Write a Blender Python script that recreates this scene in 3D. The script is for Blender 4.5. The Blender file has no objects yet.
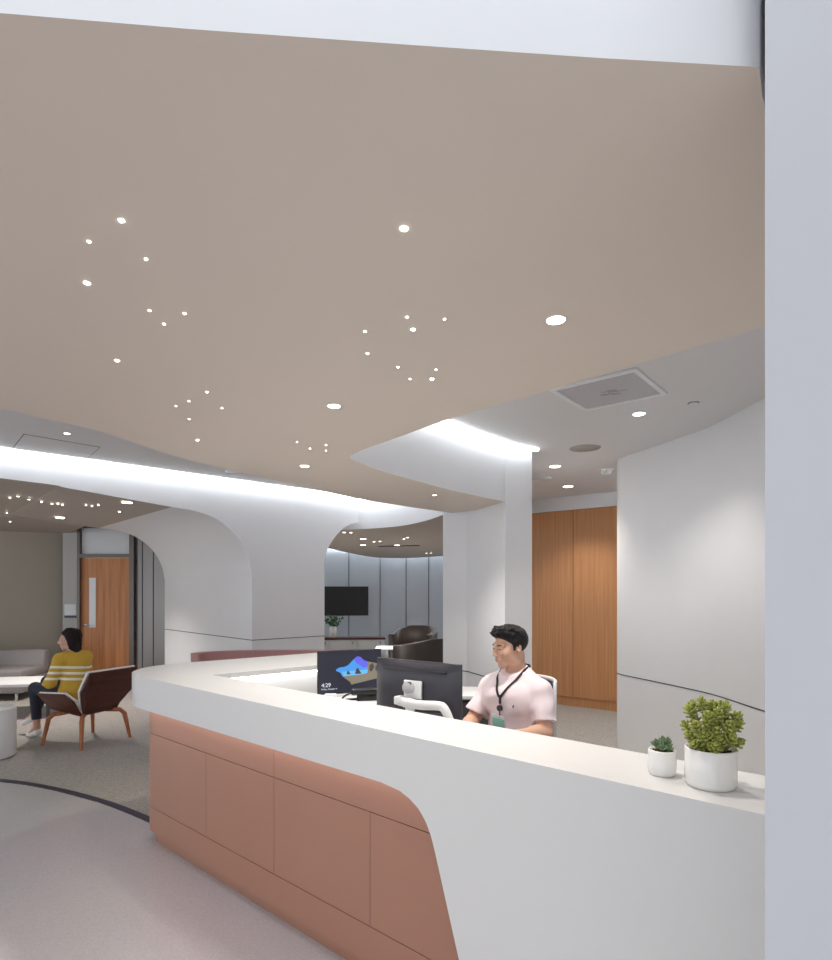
import bpy, bmesh, math, random
import numpy as np
from mathutils import Vector, Matrix, Euler
from mathutils.bvhtree import BVHTree

SC = bpy.context.scene
COL = SC.collection
random.seed(7)

# ------------------------------------------------------------------ camera, world, exposure
FPX, CX, HZ, EYE = 589.0, 416.0, 592.0, 1.55      # focal length in px, centre column, horizon row, eye height
cam_d = bpy.data.cameras.new('camera')
cam = bpy.data.objects.new('camera', cam_d)
COL.objects.link(cam)
cam.location = (0, 0, EYE)
cam.rotation_euler = (math.pi / 2, 0, 0)
cam_d.sensor_fit = 'HORIZONTAL'
cam_d.sensor_width = 36
cam_d.lens = FPX / 832 * 36
cam_d.shift_y = (HZ - 480) / 832
cam_d.clip_start = 0.02
SC.camera = cam

world = bpy.data.worlds.new('world')
SC.world = world
world.use_nodes = True
_bg = world.node_tree.nodes['Background']
_bg.inputs[0].default_value = (0.90, 0.945, 1.0, 1)
_bg.inputs[1].default_value = 1.6

SC.view_settings.view_transform = 'Standard'
SC.view_settings.look = 'None'
SC.view_settings.exposure = 0.18
SC.view_settings.gamma = 1
SC.view_settings.use_curve_mapping = False
SC.cycles.use_denoising = True
SC.cycles.max_bounces = 8
SC.cycles.diffuse_bounces = 5
SC.cycles.sample_clamp_indirect = 4.0

LED_COL = (0.86, 0.93, 1.0)
WARM = (1.0, 0.945, 0.88)
LED_E = 8.0
SPOT_W = 47.0


def pz(x, y, z):
    """point of the photo's pixel (x, y) on the horizontal plane at height z"""
    d = FPX * (EYE - z) / (y - HZ)
    return Vector(((x - CX) / FPX * d, d, z))


def pd(x, y, d):
    return Vector(((x - CX) / FPX * d, d, EYE - (y - HZ) / FPX * d))


# ------------------------------------------------------------------ materials
def srgb(r, g, b):
    f = lambda c: (c / 255 / 12.92) if c <= 10 else ((c / 255 + 0.055) / 1.055) ** 2.4
    return (f(r), f(g), f(b), 1)


def mat(name, col, rough=0.5, metal=0.0, var=0.04, scale=6.0, bump=0.0, bscale=80.0, spec=0.5, coat=0.0):
    m = bpy.data.materials.new(name)
    m.use_nodes = True
    nt = m.node_tree
    b = nt.nodes['Principled BSDF']
    b.inputs['Roughness'].default_value = rough
    b.inputs['Metallic'].default_value = metal
    b.inputs['Specular IOR Level'].default_value = spec
    b.inputs['Coat Weight'].default_value = coat
    tc = nt.nodes.new('ShaderNodeTexCoord')
    n = nt.nodes.new('ShaderNodeTexNoise')
    n.inputs['Scale'].default_value = scale
    n.inputs['Detail'].default_value = 3
    nt.links.new(tc.outputs['Object'], n.inputs['Vector'])
    mx = nt.nodes.new('ShaderNodeMix')
    mx.data_type = 'RGBA'
    nt.links.new(n.outputs['Fac'], mx.inputs[0])
    mx.inputs[6].default_value = tuple(c * (1 - var) for c in col[:3]) + (1,)
    mx.inputs[7].default_value = tuple(min(1, c * (1 + var)) for c in col[:3]) + (1,)
    nt.links.new(mx.outputs[2], b.inputs['Base Color'])
    if bump:
        n2 = nt.nodes.new('ShaderNodeTexNoise')
        n2.inputs['Scale'].default_value = bscale
        nt.links.new(tc.outputs['Object'], n2.inputs['Vector'])
        bp = nt.nodes.new('ShaderNodeBump')
        bp.inputs['Strength'].default_value = bump
        bp.inputs['Distance'].default_value = 0.01
        nt.links.new(n2.outputs['Fac'], bp.inputs['Height'])
        nt.links.new(bp.outputs['Normal'], b.inputs['Normal'])
    return m


def mat_emit(name, col, strength):
    m = bpy.data.materials.new(name)
    m.use_nodes = True
    b = m.node_tree.nodes['Principled BSDF']
    b.inputs['Base Color'].default_value = (0.8, 0.8, 0.8, 1) if strength > 2 else (0.01, 0.01, 0.012, 1)
    b.inputs['Emission Color'].default_value = tuple(col[:3]) + (1,)
    b.inputs['Emission Strength'].default_value = strength
    return m


def mat_wood(name, c1, c2, sx=30.0, sz=1.2, rough=0.42, horiz=False):
    m = bpy.data.materials.new(name)
    m.use_nodes = True
    nt = m.node_tree
    b = nt.nodes['Principled BSDF']
    b.inputs['Roughness'].default_value = rough
    tc = nt.nodes.new('ShaderNodeTexCoord')
    mp = nt.nodes.new('ShaderNodeMapping')
    mp.inputs['Scale'].default_value = (sz, sx, sx) if horiz else (sx, sx, sz)
    nt.links.new(tc.outputs['Object'], mp.inputs['Vector'])
    n = nt.nodes.new('ShaderNodeTexNoise')
    n.inputs['Scale'].default_value = 1.0
    n.inputs['Detail'].default_value = 6
    n.inputs['Roughness'].default_value = 0.6
    nt.links.new(mp.outputs['Vector'], n.inputs['Vector'])
    cr = nt.nodes.new('ShaderNodeValToRGB')
    cr.color_ramp.elements[0].position = 0.3
    cr.color_ramp.elements[0].color = c1
    cr.color_ramp.elements[1].position = 0.72
    cr.color_ramp.elements[1].color = c2
    nt.links.new(n.outputs['Fac'], cr.inputs['Fac'])
    nt.links.new(cr.outputs['Color'], b.inputs['Base Color'])
    return m


def mat_speckle(name, c1, c2, c3, scale, rough, bump=0.0, coat=0.0, big=0.7):
    """terrazzo or carpet: fine speckles over a slow tone change"""
    m = bpy.data.materials.new(name)
    m.use_nodes = True
    nt = m.node_tree
    b = nt.nodes['Principled BSDF']
    b.inputs['Roughness'].default_value = rough
    b.inputs['Coat Weight'].default_value = coat
    tc = nt.nodes.new('ShaderNodeTexCoord')
    v = nt.nodes.new('ShaderNodeTexVoronoi')
    v.inputs['Scale'].default_value = scale
    nt.links.new(tc.outputs['Object'], v.inputs['Vector'])
    sep = nt.nodes.new('ShaderNodeSeparateColor')
    nt.links.new(v.outputs['Color'], sep.inputs[0])
    cr = nt.nodes.new('ShaderNodeValToRGB')
    e = cr.color_ramp.elements
    e[0].position, e[0].color = 0.0, c1
    e[1].position, e[1].color = 1.0, c3
    e.new(0.5).color = c2
    nt.links.new(sep.outputs[0], cr.inputs['Fac'])
    n = nt.nodes.new('ShaderNodeTexNoise')
    n.inputs['Scale'].default_value = big
    nt.links.new(tc.outputs['Object'], n.inputs['Vector'])
    mx = nt.nodes.new('ShaderNodeMix')
    mx.data_type = 'RGBA'
    mx.blend_type = 'MULTIPLY'
    mx.inputs[0].default_value = 0.18
    nt.links.new(cr.outputs['Color'], mx.inputs[6])
    nt.links.new(n.outputs['Color'], mx.inputs[7])
    nt.links.new(mx.outputs[2], b.inputs['Base Color'])
    if bump:
        bp = nt.nodes.new('ShaderNodeBump')
        bp.inputs['Strength'].default_value = bump
        bp.inputs['Distance'].default_value = 0.004
        nt.links.new(v.outputs['Distance'], bp.inputs['Height'])
        nt.links.new(bp.outputs['Normal'], b.inputs['Normal'])
    return m


M_WHITE = mat('white_paint', (0.80, 0.80, 0.81), 0.55, var=0.015)
M_CEIL = mat('ceiling_paint', (0.71, 0.70, 0.70), 0.7, var=0.015)
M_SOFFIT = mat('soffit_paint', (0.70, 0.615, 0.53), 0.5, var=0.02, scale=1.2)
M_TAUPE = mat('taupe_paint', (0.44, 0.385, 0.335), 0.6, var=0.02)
M_COLUMN = mat('column_paint', (0.555, 0.56, 0.585), 0.55, var=0.015)
M_SOLID = mat('solid_surface', (0.69, 0.685, 0.675), 0.32, var=0.012, scale=20)
M_PINK = mat('rose_metal', (0.44, 0.23, 0.16), 0.42, metal=0.3, var=0.05, scale=3, bump=0.02, bscale=300)
M_JOINT = mat('dark_joint', (0.03, 0.03, 0.035), 0.7)
M_STRIP = mat('floor_strip', (0.045, 0.038, 0.06), 0.5)
M_TERR = mat_speckle('terrazzo', (0.54, 0.51, 0.525, 1), (0.585, 0.55, 0.565, 1), (0.63, 0.595, 0.60, 1), 190, 0.25, coat=0.0)
M_CARPET = mat_speckle('carpet', (0.34, 0.31, 0.285, 1), (0.43, 0.395, 0.36, 1), (0.53, 0.485, 0.445, 1), 130, 0.95, bump=0.5)
M_WOOD = mat_wood('oak_veneer', srgb(176, 120, 76), srgb(202, 147, 98), 42, 0.9)
M_DOORW = mat_wood('door_veneer', srgb(180, 112, 64), srgb(216, 150, 94), 18, 0.8)
M_WALNUT = mat_wood('walnut_shell', srgb(58, 22, 16), srgb(98, 44, 30), 30, 1.5, 0.35, True)
M_LEGW = mat_wood('chair_leg_wood', srgb(150, 86, 50), srgb(184, 116, 74), 40, 4)
M_OLIVE = mat('olive_wall', (0.62, 0.58, 0.49), 0.7, var=0.02)
M_GREYW = mat('grey_wall', (0.50, 0.49, 0.47), 0.65, var=0.02)
M_METALP = mat('bronze_metal_panel', (0.30, 0.285, 0.275), 0.4, metal=0.5, var=0.05, scale=2)
M_FARP = mat('steel_wall_panel', (0.46, 0.49, 0.53), 0.36, metal=0.35, var=0.08, scale=1.5)
M_FRAME = mat('bronze_frame', (0.16, 0.14, 0.125), 0.4, metal=0.5)
M_GLASS = mat('frosted_pane', (0.78, 0.80, 0.83), 0.15, var=0.05)
M_CHROME = mat('satin_chrome', (0.7, 0.7, 0.72), 0.25, metal=1.0)
M_BLACK = mat('black_plastic', (0.012, 0.012, 0.014), 0.35)
M_MON = mat('monitor_shell', (0.032, 0.030, 0.040), 0.36, var=0.05)
M_DKGREY = mat('dark_grey_plastic', (0.06, 0.06, 0.065), 0.5)
M_ARM = mat('white_plastic', (0.80, 0.80, 0.80), 0.35, var=0.02)
M_POT = mat('glazed_pot', (0.85, 0.84, 0.81), 0.18, var=0.02, coat=0.3)
M_SOIL = mat('soil', (0.10, 0.06, 0.04), 0.95, var=0.5, scale=150, bump=0.6, bscale=200)
M_LEAFY = mat('jade_leaf', (0.33, 0.36, 0.075), 0.33, var=0.55, scale=45)
M_LEAFD = mat('echeveria_leaf', (0.13, 0.20, 0.10), 0.4, var=0.5, scale=90)
M_LEAFG = mat('leaf_green', (0.04, 0.12, 0.04), 0.45, var=0.4, scale=60)
M_STEM = mat('succulent_stem', (0.30, 0.33, 0.12), 0.5, var=0.3, scale=60)
M_SOFA = mat('grey_leather', (0.27, 0.245, 0.245), 0.5, var=0.06, scale=12, bump=0.06)
M_ARMCH = mat('brown_leather', (0.045, 0.032, 0.027), 0.55, var=0.15, scale=8, bump=0.08)
M_ROSEUP = mat('rose_upholstery', (0.42, 0.22, 0.21), 0.55, var=0.08, scale=12, bump=0.08)
M_PAD = mat('cream_upholstery', (0.74, 0.70, 0.66), 0.75, var=0.04, bump=0.1, bscale=300)
M_MESH = mat('grey_mesh_fabric', (0.16, 0.155, 0.18), 0.8, var=0.2, scale=400)
M_SKIN = mat('skin_warm', (0.66, 0.39, 0.275), 0.5, var=0.05, scale=20)
M_SKINL = mat('skin_light', (0.56, 0.32, 0.24), 0.5, var=0.05, scale=20)
M_LIP = mat('lip', (0.48, 0.22, 0.175), 0.5)
M_HAIR = mat('black_hair', (0.010, 0.008, 0.009), 0.55, var=0.4, scale=120, spec=0.3)
M_HAIRB = mat('dark_brown_hair', (0.012, 0.007, 0.007), 0.6, var=0.4, scale=120, spec=0.2)
M_SHIRT = mat('pale_pink_cotton', (0.90, 0.765, 0.80), 0.85, var=0.04, scale=30, bump=0.12, bscale=260)
M_TROUSER = mat('dark_trousers', (0.03, 0.032, 0.045), 0.85, var=0.1, bump=0.1, bscale=200)
M_JEANS = mat('dark_denim', (0.020, 0.022, 0.038), 0.85, var=0.2, scale=60, bump=0.1, bscale=250)
M_SHOE = mat('white_shoe', (0.75, 0.73, 0.71), 0.6)
M_DARKSHOE = mat('dark_shoe', (0.02, 0.018, 0.016), 0.5)
M_LANY = mat('lanyard_black', (0.018, 0.010, 0.012), 0.7)
M_BADGE = mat('badge_mint', (0.42, 0.84, 0.73), 0.35)
M_CARDP = mat('card_white', (0.78, 0.80, 0.82), 0.4)
M_PERF = mat('perforated_grey', (0.50, 0.49, 0.52), 0.6, var=0.1, scale=60)
M_VENTD = mat('duct_grey', (0.36, 0.35, 0.37), 0.7, var=0.3, scale=40)
M_SPK = mat('speaker_grille', (0.40, 0.37, 0.33), 0.7, var=0.15, scale=300)
M_NAVY = mat('sign_navy', (0.06, 0.06, 0.09), 0.4)
M_EYEW = mat('eye_white', (0.70, 0.68, 0.66), 0.3)

E_LED = mat_emit('led_light', LED_COL, LED_E)
E_LEDF = mat_emit('led_light_far', LED_COL, 60.0)
E_LEDU = mat_emit('led_light_under_counter', (1.0, 0.90, 0.94), 10.0)
E_LEDI = mat_emit('led_light_inner', (0.97, 0.97, 1.0), 7.0)
E_DOWN = mat_emit('downlight_lens', (1.0, 0.93, 0.84), 14.0)
E_STAR = mat_emit('pinpoint_lens', (1.0, 0.92, 0.8), 9.0)
E_STARB = mat_emit('pinpoint_lens_bright', (1.0, 0.93, 0.82), 22.0)
E_SCRN = mat_emit('screen_navy', (0.007, 0.008, 0.022), 1.0)
E_SKYB = mat_emit('screen_sky', (0.06, 0.33, 0.85), 0.9)
E_SKYV = mat_emit('screen_violet', (0.13, 0.13, 0.85), 0.9)
E_SEA = mat_emit('screen_sea', (0.16, 0.50, 0.85), 0.9)
E_SAND = mat_emit('screen_sand', (0.25, 0.21, 0.15), 0.9)
E_ROCK = mat_emit('screen_rock', (0.06, 0.05, 0.04), 0.9)
E_TXT = mat_emit('screen_text', (0.85, 0.9, 1.0), 1.0)


# stripes of the sweater: white bands by height
def mat_sweater():
    m = mat('mustard_knit', (0.54, 0.335, 0.04), 0.9, var=0.15, scale=60, bump=0.4, bscale=160)
    nt = m.node_tree
    b = nt.nodes['Principled BSDF']
    base = b.inputs['Base Color'].links[0].from_socket
    tc = nt.nodes.new('ShaderNodeTexCoord')
    sp = nt.nodes.new('ShaderNodeSeparateXYZ')
    nt.links.new(tc.outputs['Object'], sp.inputs[0])

    def math_(op, a, b_=None):
        n = nt.nodes.new('ShaderNodeMath')
        n.operation = op
        for i, v in enumerate((a, b_)):
            if v is None:
                continue
            if isinstance(v, (int, float)):
                n.inputs[i].default_value = v
            else:
                nt.links.new(v, n.inputs[i])
        return n.outputs[0]
    tilt = math_('MULTIPLY', sp.outputs['X'], -0.10)
    z = math_('ADD', sp.outputs['Z'], tilt)
    acc = None
    for zc in (0.765, 0.705, 0.645):
        d = math_('ABSOLUTE', math_('SUBTRACT', z, zc))
        s = math_('LESS_THAN', d, 0.0125)
        acc = s if acc is None else math_('MAXIMUM', acc, s)
    mx = nt.nodes.new('ShaderNodeMix')
    mx.data_type = 'RGBA'
    nt.links.new(acc, mx.inputs[0])
    nt.links.new(base, mx.inputs[6])
    mx.inputs[7].default_value = (0.78, 0.74, 0.64, 1)
    nt.links.new(mx.outputs[2], b.inputs['Base Color'])
    return m


M_SWEAT = mat_sweater()


# ------------------------------------------------------------------ mesh builder
class MB:
    def __init__(s):
        s.v, s.f, s.m, s.sm = [], [], [], []

    def add(s, verts, faces, mi=0, smooth=False, T=None):
        o = len(s.v)
        if T is not None:
            verts = [T @ Vector(v) for v in verts]
        s.v += [tuple(v) for v in verts]
        s.f += [tuple(i + o for i in f) for f in faces]
        s.m += [mi] * len(faces)
        s.sm += [smooth] * len(faces)
        return s

    def bm(s, bm, mi=0, smooth=False, T=None):
        bm.verts.index_update()
        s.add([v.co.copy() for v in bm.verts], [[v.index for v in f.verts] for f in bm.faces], mi, smooth, T)
        bm.free()
        return s

    def box(s, c, size, rot=0.0, bev=0.0, mi=0, seg=2, T=None):
        b = bmesh.new()
        bmesh.ops.create_cube(b, size=1)
        bmesh.ops.scale(b, vec=size, verts=b.verts)
        if bev:
            bmesh.ops.bevel(b, geom=b.edges[:], offset=bev, segments=seg, affect='EDGES', profile=0.5)
        R = rot if isinstance(rot, Matrix) else Matrix.Rotation(rot, 4, 'Z')
        M = Matrix.Translation(c) @ R.to_4x4()
        return s.bm(b, mi, bool(bev), (T @ M) if T is not None else M)

    def prism(s, poly, z0, z1, mi=0, smooth=False, mi_side=None, T=None):
        n = len(poly)
        v = [(p[0], p[1], z0) for p in poly] + [(p[0], p[1], z1) for p in poly]
        area = sum(poly[i][0] * poly[(i + 1) % n][1] - poly[(i + 1) % n][0] * poly[i][1] for i in range(n))
        caps = [list(range(n))[::-1], list(range(n, 2 * n))]
        sides = [(i, (i + 1) % n, (i + 1) % n + n, i + n) for i in range(n)]
        if area < 0:
            caps = [c[::-1] for c in caps]
            sides = [f[::-1] for f in sides]
        o = len(s.v)
        s.add(v, caps, mi, False, T)
        vv = s.v[o:]
        s.add(vv, sides, mi if mi_side is None else mi_side, smooth)
        return s

    def tube(s, pts, r, n=10, mi=0, caps=True):
        pts = [Vector(p) for p in pts]
        if not hasattr(r, '__len__'):
            r = [r] * len(pts)
        rings, up = [], None
        for i, p in enumerate(pts):
            d = (pts[min(i + 1, len(pts) - 1)] - pts[max(i - 1, 0)]).normalized()
            if up is None:
                up = Vector((0, 0, 1)) if abs(d.z) < 0.9 else Vector((1, 0, 0))
            a = (up - d * up.dot(d)).normalized()
            up = a
            b = d.cross(a)
            rings.append([p + (a * math.cos(2 * math.pi * k / n) + b * math.sin(2 * math.pi * k / n)) * r[i] for k in range(n)])
        v = [q for ring in rings for q in ring]
        f = []
        for i in range(len(pts) - 1):
            for k in range(n):
                f.append((i * n + k, i * n + (k + 1) % n, (i + 1) * n + (k + 1) % n, (i + 1) * n + k))
        s.add(v, f, mi, True)
        if caps:
            s.add(rings[0], [list(range(n))[::-1]], mi)
            s.add(rings[-1], [list(range(n))], mi)
        return s

    def lathe(s, prof, c=(0, 0, 0), n=32, mi=0, smooth=True):
        c = Vector(c)
        v, f = [], []
        for r, z in prof:
            for k in range(n):
                a = 2 * math.pi * k / n
                v.append(c + Vector((r * math.cos(a), r * math.sin(a), z)))
        for i in range(len(prof) - 1):
            for k in range(n):
                f.append((i * n + k, i * n + (k + 1) % n, (i + 1) * n + (k + 1) % n, (i + 1) * n + k))
        s.add(v, f, mi, smooth)
        s.add(v[:n], [list(range(n))[::-1]], mi)
        s.add(v[-n:], [list(range(n))], mi)
        return s

    def ell(s, c, r, rot=None, mi=0, sub=2):
        b = bmesh.new()
        bmesh.ops.create_icosphere(b, subdivisions=sub, radius=1)
        R = rot.to_4x4() if rot is not None else Matrix.Identity(4)
        M = Matrix.Translation(c) @ R @ Matrix.Diagonal((r[0], r[1], r[2], 1))
        return s.bm(b, mi, True, M)

    def mesh(s, name):
        me = bpy.data.meshes.new(name)
        me.from_pydata(s.v, [], s.f)
        me.polygons.foreach_set('material_index', s.m)
        me.polygons.foreach_set('use_smooth', s.sm)
        me.update()
        return me

    def build(s, name, mats, parent=None, mods=None):
        me = s.mesh(name)
        for m in (mats if isinstance(mats, (list, tuple)) else [mats]):
            me.materials.append(m)
        o = bpy.data.objects.new(name, me)
        COL.objects.link(o)
        if parent is not None:
            o.parent = parent
        return o


def tag(o, label, cat, group=None):
    o['label'] = label
    o['category'] = cat
    if group:
        o['group'] = group
    return o


def thing(name, label, cat, loc=(0, 0, 0), rz=0.0, group=None):
    o = bpy.data.objects.new(name, None)
    o.empty_display_size = 0.1
    COL.objects.link(o)
    o.location = loc
    o.rotation_euler = (0, 0, rz)
    return tag(o, label, cat, group)


def struct(o):
    o['kind'] = 'structure'
    return o


def dup(root, loc, label, rz=None):
    r = root.copy()
    COL.objects.link(r)
    r.location = loc
    if rz is not None:
        r.rotation_euler = (0, 0, rz)
    r['label'] = label
    for ch in list(root.children):
        c = ch.copy()
        COL.objects.link(c)
        c.parent = r
        for g in ch.children:
            d = g.copy()
            COL.objects.link(d)
            d.parent = c
    return r


def V2(*a):
    return Vector(a)


def offset_path(path, d):
    """offset an open 2-D polyline to its left by d (mitred)"""
    out = []
    n = len(path)
    for i, p in enumerate(path):
        p = Vector(p[:2])
        a = (p - Vector(path[i - 1][:2])).normalized() if i > 0 else None
        b = (Vector(path[i + 1][:2]) - p).normalized() if i < n - 1 else None
        if a is None:
            a = b
        if b is None:
            b = a
        na, nb = Vector((-a.y, a.x)), Vector((-b.y, b.x))
        m = na + nb
        m = m.normalized()
        out.append(p + m * (d / max(0.3, m.dot(na))))
    return out


def smooth_path(pts, per=8):
    """Catmull-Rom through 2-D/3-D points"""
    P = [Vector(p) for p in pts]
    P = [P[0] * 2 - P[1]] + P + [P[-1] * 2 - P[-2]]
    out = []
    for i in range(1, len(P) - 2):
        for k in range(per):
            t = k / per
            a, b, c, d = P[i - 1], P[i], P[i + 1], P[i + 2]
            out.append(0.5 * ((2 * b) + (c - a) * t + (2 * a - 5 * b + 4 * c - d) * t * t + (3 * b - a - 3 * c + d) * t ** 3))
    out.append(P[-2])
    return out


def wall_from_path(mb, path, th, z0, z1, mi=0, smooth=True):
    o = offset_path(path, th)
    mb.prism([tuple(p[:2]) for p in path] + [tuple(p) for p in reversed(o)], z0, z1, mi, smooth)
    return mb


def joint_strip(name, path, z, mats=M_JOINT):
    """thin dark joint running along a wall face"""
    mb = MB()
    wall_from_path(mb, offset_path(path, -0.003), 0.006, z - 0.004, z + 0.004, 0, False)
    return struct(mb.build(name, mats))


# ------------------------------------------------------------------ room shell
ZH, ZS = 2.85, 2.35                 # upper ceiling, floating soffit
mb = MB()
mb.box((-1, 7, -0.05), (20, 20, 0.1))
struct(mb.build('floor', M_TERR))

strip_px = [(-1.0, 0)]
arc = [Vector(p) for p in ((-7.5, 5.6), (-5.2, 5.15), (-4.2, 4.97))] + [pz(0, 782, 0).xy, pz(50, 790, 0).xy, pz(101, 803.6, 0).xy, pz(138, 818, 0).xy, Vector((-1.62, 3.82)), Vector((-1.2, 3.45)), Vector((-0.2, 2.75)), Vector((1.0, 1.9)), Vector((2.2, 1.2))]
arc = smooth_path(arc, 8)
mb = MB()
mb.prism([tuple(p) for p in arc] + [(8, 1.2), (8, 16.9), (-10.5, 16.9), (-10.5, 5.9)], 0.0, 0.004)
o = mb.build('floor_carpet', M_CARPET)
struct(o)
mb = MB()
wall_from_path(mb, arc, 0.055, 0.0, 0.006, 0, False)
struct(mb.build('trim_1', M_STRIP))

mb = MB()
mb.box((-1, 7.3, ZH + 0.06), (20, 20, 0.12))
struct(mb.build('ceiling', M_CEIL))

# --- floating taupe soffit with white upstand
S = lambda x, y: tuple(pz(x, y, ZS).xy)
far_edge = smooth_path([(-3.3, 0.9), (-2.3, 1.95)] + [S(0, 408), S(45, 419), S(100, 431), S(165, 453), S(235, 471), S(300, 486), S(360, 499), S(410, 507), S(452, 513)], 6)
hole_far = smooth_path([S(440, 422), S(385, 442), S(360, 451), S(350, 457.5), S(360, 463), S(385, 472), S(445, 488.5), S(480, 496.5), S(505, 501.5)], 6)
right_edge = [(0.522, 0.8975), (1.20, 1.60)]
PIERF = [S(505, 501.5), tuple(pd(532, 600, 5.40).xy)]
poly = [(-3.6, 0.55), S(0, 13), S(190, 29), S(412, 45), S(600, 58), S(759, 67)]
poly += [(0.56, 0.952), (1.10, 1.60), (1.14, 1.68)] + [tuple(p) for p in hole_far]
poly += [(0.74, 5.6)] + [tuple(p) for p in reversed(far_edge)]
mb = MB()
mb.prism(poly, ZS, ZH + 0.02, 0, True, 1)
struct(mb.build('ceiling_soffit', [M_SOFFIT, M_WHITE]))

# --- pier carrying the soffit
pl = [S(505, 501.5), tuple(pd(532, 600, 5.40).xy), (1.20, 6.25), tuple(pd(443, 600, 6.1).xy), tuple(pd(467, 600, 5.95).xy)]
mb = MB()
mb.prism(pl, 0, ZH, 0, False)
struct(mb.build('wall_pier', M_WHITE))
joint_strip('trim_2', [pl[3], pl[4], pl[0], pl[1]], 0.75)

# --- arched wall on the left
A = Vector((-3.81, 5.39))
DW = Vector((0.735, 0.678)).normalized()
NW = Vector((-DW.y, DW.x))


def onwall(x, y):
    k = (x - CX) / FPX
    t = (k * A.y - A.x) / (DW.x - k * DW.y)
    Y = A.y + DW.y * t
    return (t, EYE + (HZ - y) / FPX * Y)


left_arc = [onwall(*p) for p in ((0, 478.1), (67, 488), (134.7, 500.3), (172, 507), (195, 511), (215.5, 518.5), (232, 531.3), (242.4, 544.8), (249, 560), (252, 577))]
right_arc = [onwall(*p) for p in ((358.6, 522), (350, 524.4), (342, 529.4), (335, 537), (329, 546), (326, 554), (324.5, 562))]
left_arc = [Vector(p) for p in left_arc]
left_sm = smooth_path([Vector((-4.0, left_arc[0].y + 0.05))] + left_arc, 4)
right_sm = smooth_path([Vector(p) for p in right_arc], 4)
t_l = left_sm[-1].x
t_r = right_sm[-1].x
prof = [(t_l, 0.0)] + [tuple(p) for p in reversed(left_sm)] + [(-4.0, ZH), (right_sm[0].x, ZH)] + [tuple(p) for p in right_sm] + [(t_r, 0.0)]
DEPTH = 2.88


def wp(t, z, d=0.0):
    p = A + DW * t + NW * d
    return (p.x, p.y, z)


mb = MB()
n = len(prof)
vf = [wp(t, z) for t, z in prof] + [wp(t, z, DEPTH) for t, z in prof]
mb.add(vf, [list(range(n)), list(range(n, 2 * n))[::-1]], 0)
t_flat = onwall(176, 508)[0]
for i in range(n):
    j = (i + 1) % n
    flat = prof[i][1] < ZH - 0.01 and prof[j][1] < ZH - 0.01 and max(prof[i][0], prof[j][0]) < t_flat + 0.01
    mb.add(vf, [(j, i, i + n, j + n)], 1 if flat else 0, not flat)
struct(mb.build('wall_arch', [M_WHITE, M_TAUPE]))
ZJ = 0.97
pA = [tuple(wp(t_l, 0, DEPTH)[:2]), tuple(wp(t_l, 0)[:2]), tuple(wp(t_r, 0)[:2])]
joint_strip('trim_3', pA, ZJ)

# --- small lounge beyond the arch
mb = MB()
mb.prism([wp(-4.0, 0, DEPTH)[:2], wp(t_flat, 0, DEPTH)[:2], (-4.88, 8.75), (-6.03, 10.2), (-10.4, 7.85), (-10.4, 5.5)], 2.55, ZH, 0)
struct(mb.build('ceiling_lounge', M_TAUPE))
xw0 = (64.5 - CX) / FPX * 10.0
YD = 9.95
mb = MB()
wall_from_path(mb, [(-10.5, 7.65), (xw0 - 0.002, YD + 0.12)], 0.12, 0, ZH)
struct(mb.build('wall_left', M_OLIVE))
YD = 9.95
XA, XB = [(x - CX) / FPX * YD for x in (78.5, 135)]
xw0, xw1 = (64.5 - CX) / FPX * 10.0, (136 - CX) / FPX * YD
mb = MB()
mb.box(((xw0 + XA) / 2, YD + 0.06, ZH / 2), (XA - xw0, 0.12, ZH))
mb.box(((XA + XB) / 2, YD + 0.06, (ZH + 2.68) / 2), (XB - XA, 0.12, ZH - 2.68))
struct(mb.build('wall_door_side', M_GREYW))
mb = MB()
pth = smooth_path([(XB, YD + 0.02), (-4.5, 9.97), (-4.1, 9.9), (-3.75, 9.75)], 6)
wall_from_path(mb, pth, 0.1, 0, ZH)
struct(mb.build('wall_metal', M_METALP))
for k, i in enumerate((3, 7, 11)):
    mb = MB()
    q = pth[i]
    mb.box((q.x + 0.0, q.y + 0.004, ZH / 2), (0.012, 0.02, ZH))
    struct(mb.build('trim_%d' % (4 + k), M_JOINT))
# door and transom
door = struct(bpy.data.objects.new('door_1', None))
COL.objects.link(door)
door.location = (XA, YD, 0)
w = XB - XA
mb = MB()
for x0, x1, z0, z1 in ((0, 0.045, 0, 2.68), (w - 0.075, w, 0, 2.68), (0.045, w - 0.075, 2.13, 2.19), (0.045, w - 0.075, 2.63, 2.68)):
    mb.box(((x0 + x1) / 2, 0.02, (z0 + z1) / 2), (x1 - x0, 0.14, z1 - z0))
mb.build('door_frame', M_FRAME, door)
mb = MB()
lw = w - 0.12
mb.box((0.045 + lw / 2, 0.03, 1.065), (lw, 0.045, 2.12))
leaf = mb.build('door_leaf', M_DOORW, door)
mb = MB()
mb.box((0.045 + 0.19, 0.005, 1.37), (0.11, 0.012, 0.84))
mb.build('vision_pane', M_GLASS, leaf)
mb = MB()
mb.box((0.045 + 0.075, 0.0, 0.98), (0.045, 0.012, 0.06), 0, 0.005)
mb.tube([(0.12, -0.005, 0.985), (0.12, -0.05, 0.985), (0.23, -0.055, 0.98)], 0.011, 8)
mb.build('door_handle', M_CHROME, leaf)
mb = MB()
mb.box((0.045 + lw / 2, 0.03, 2.41), (lw, 0.012, 0.44))
win = struct(mb.build('window_1', M_GLASS))
win.location = (XA, YD, 0)

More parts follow.
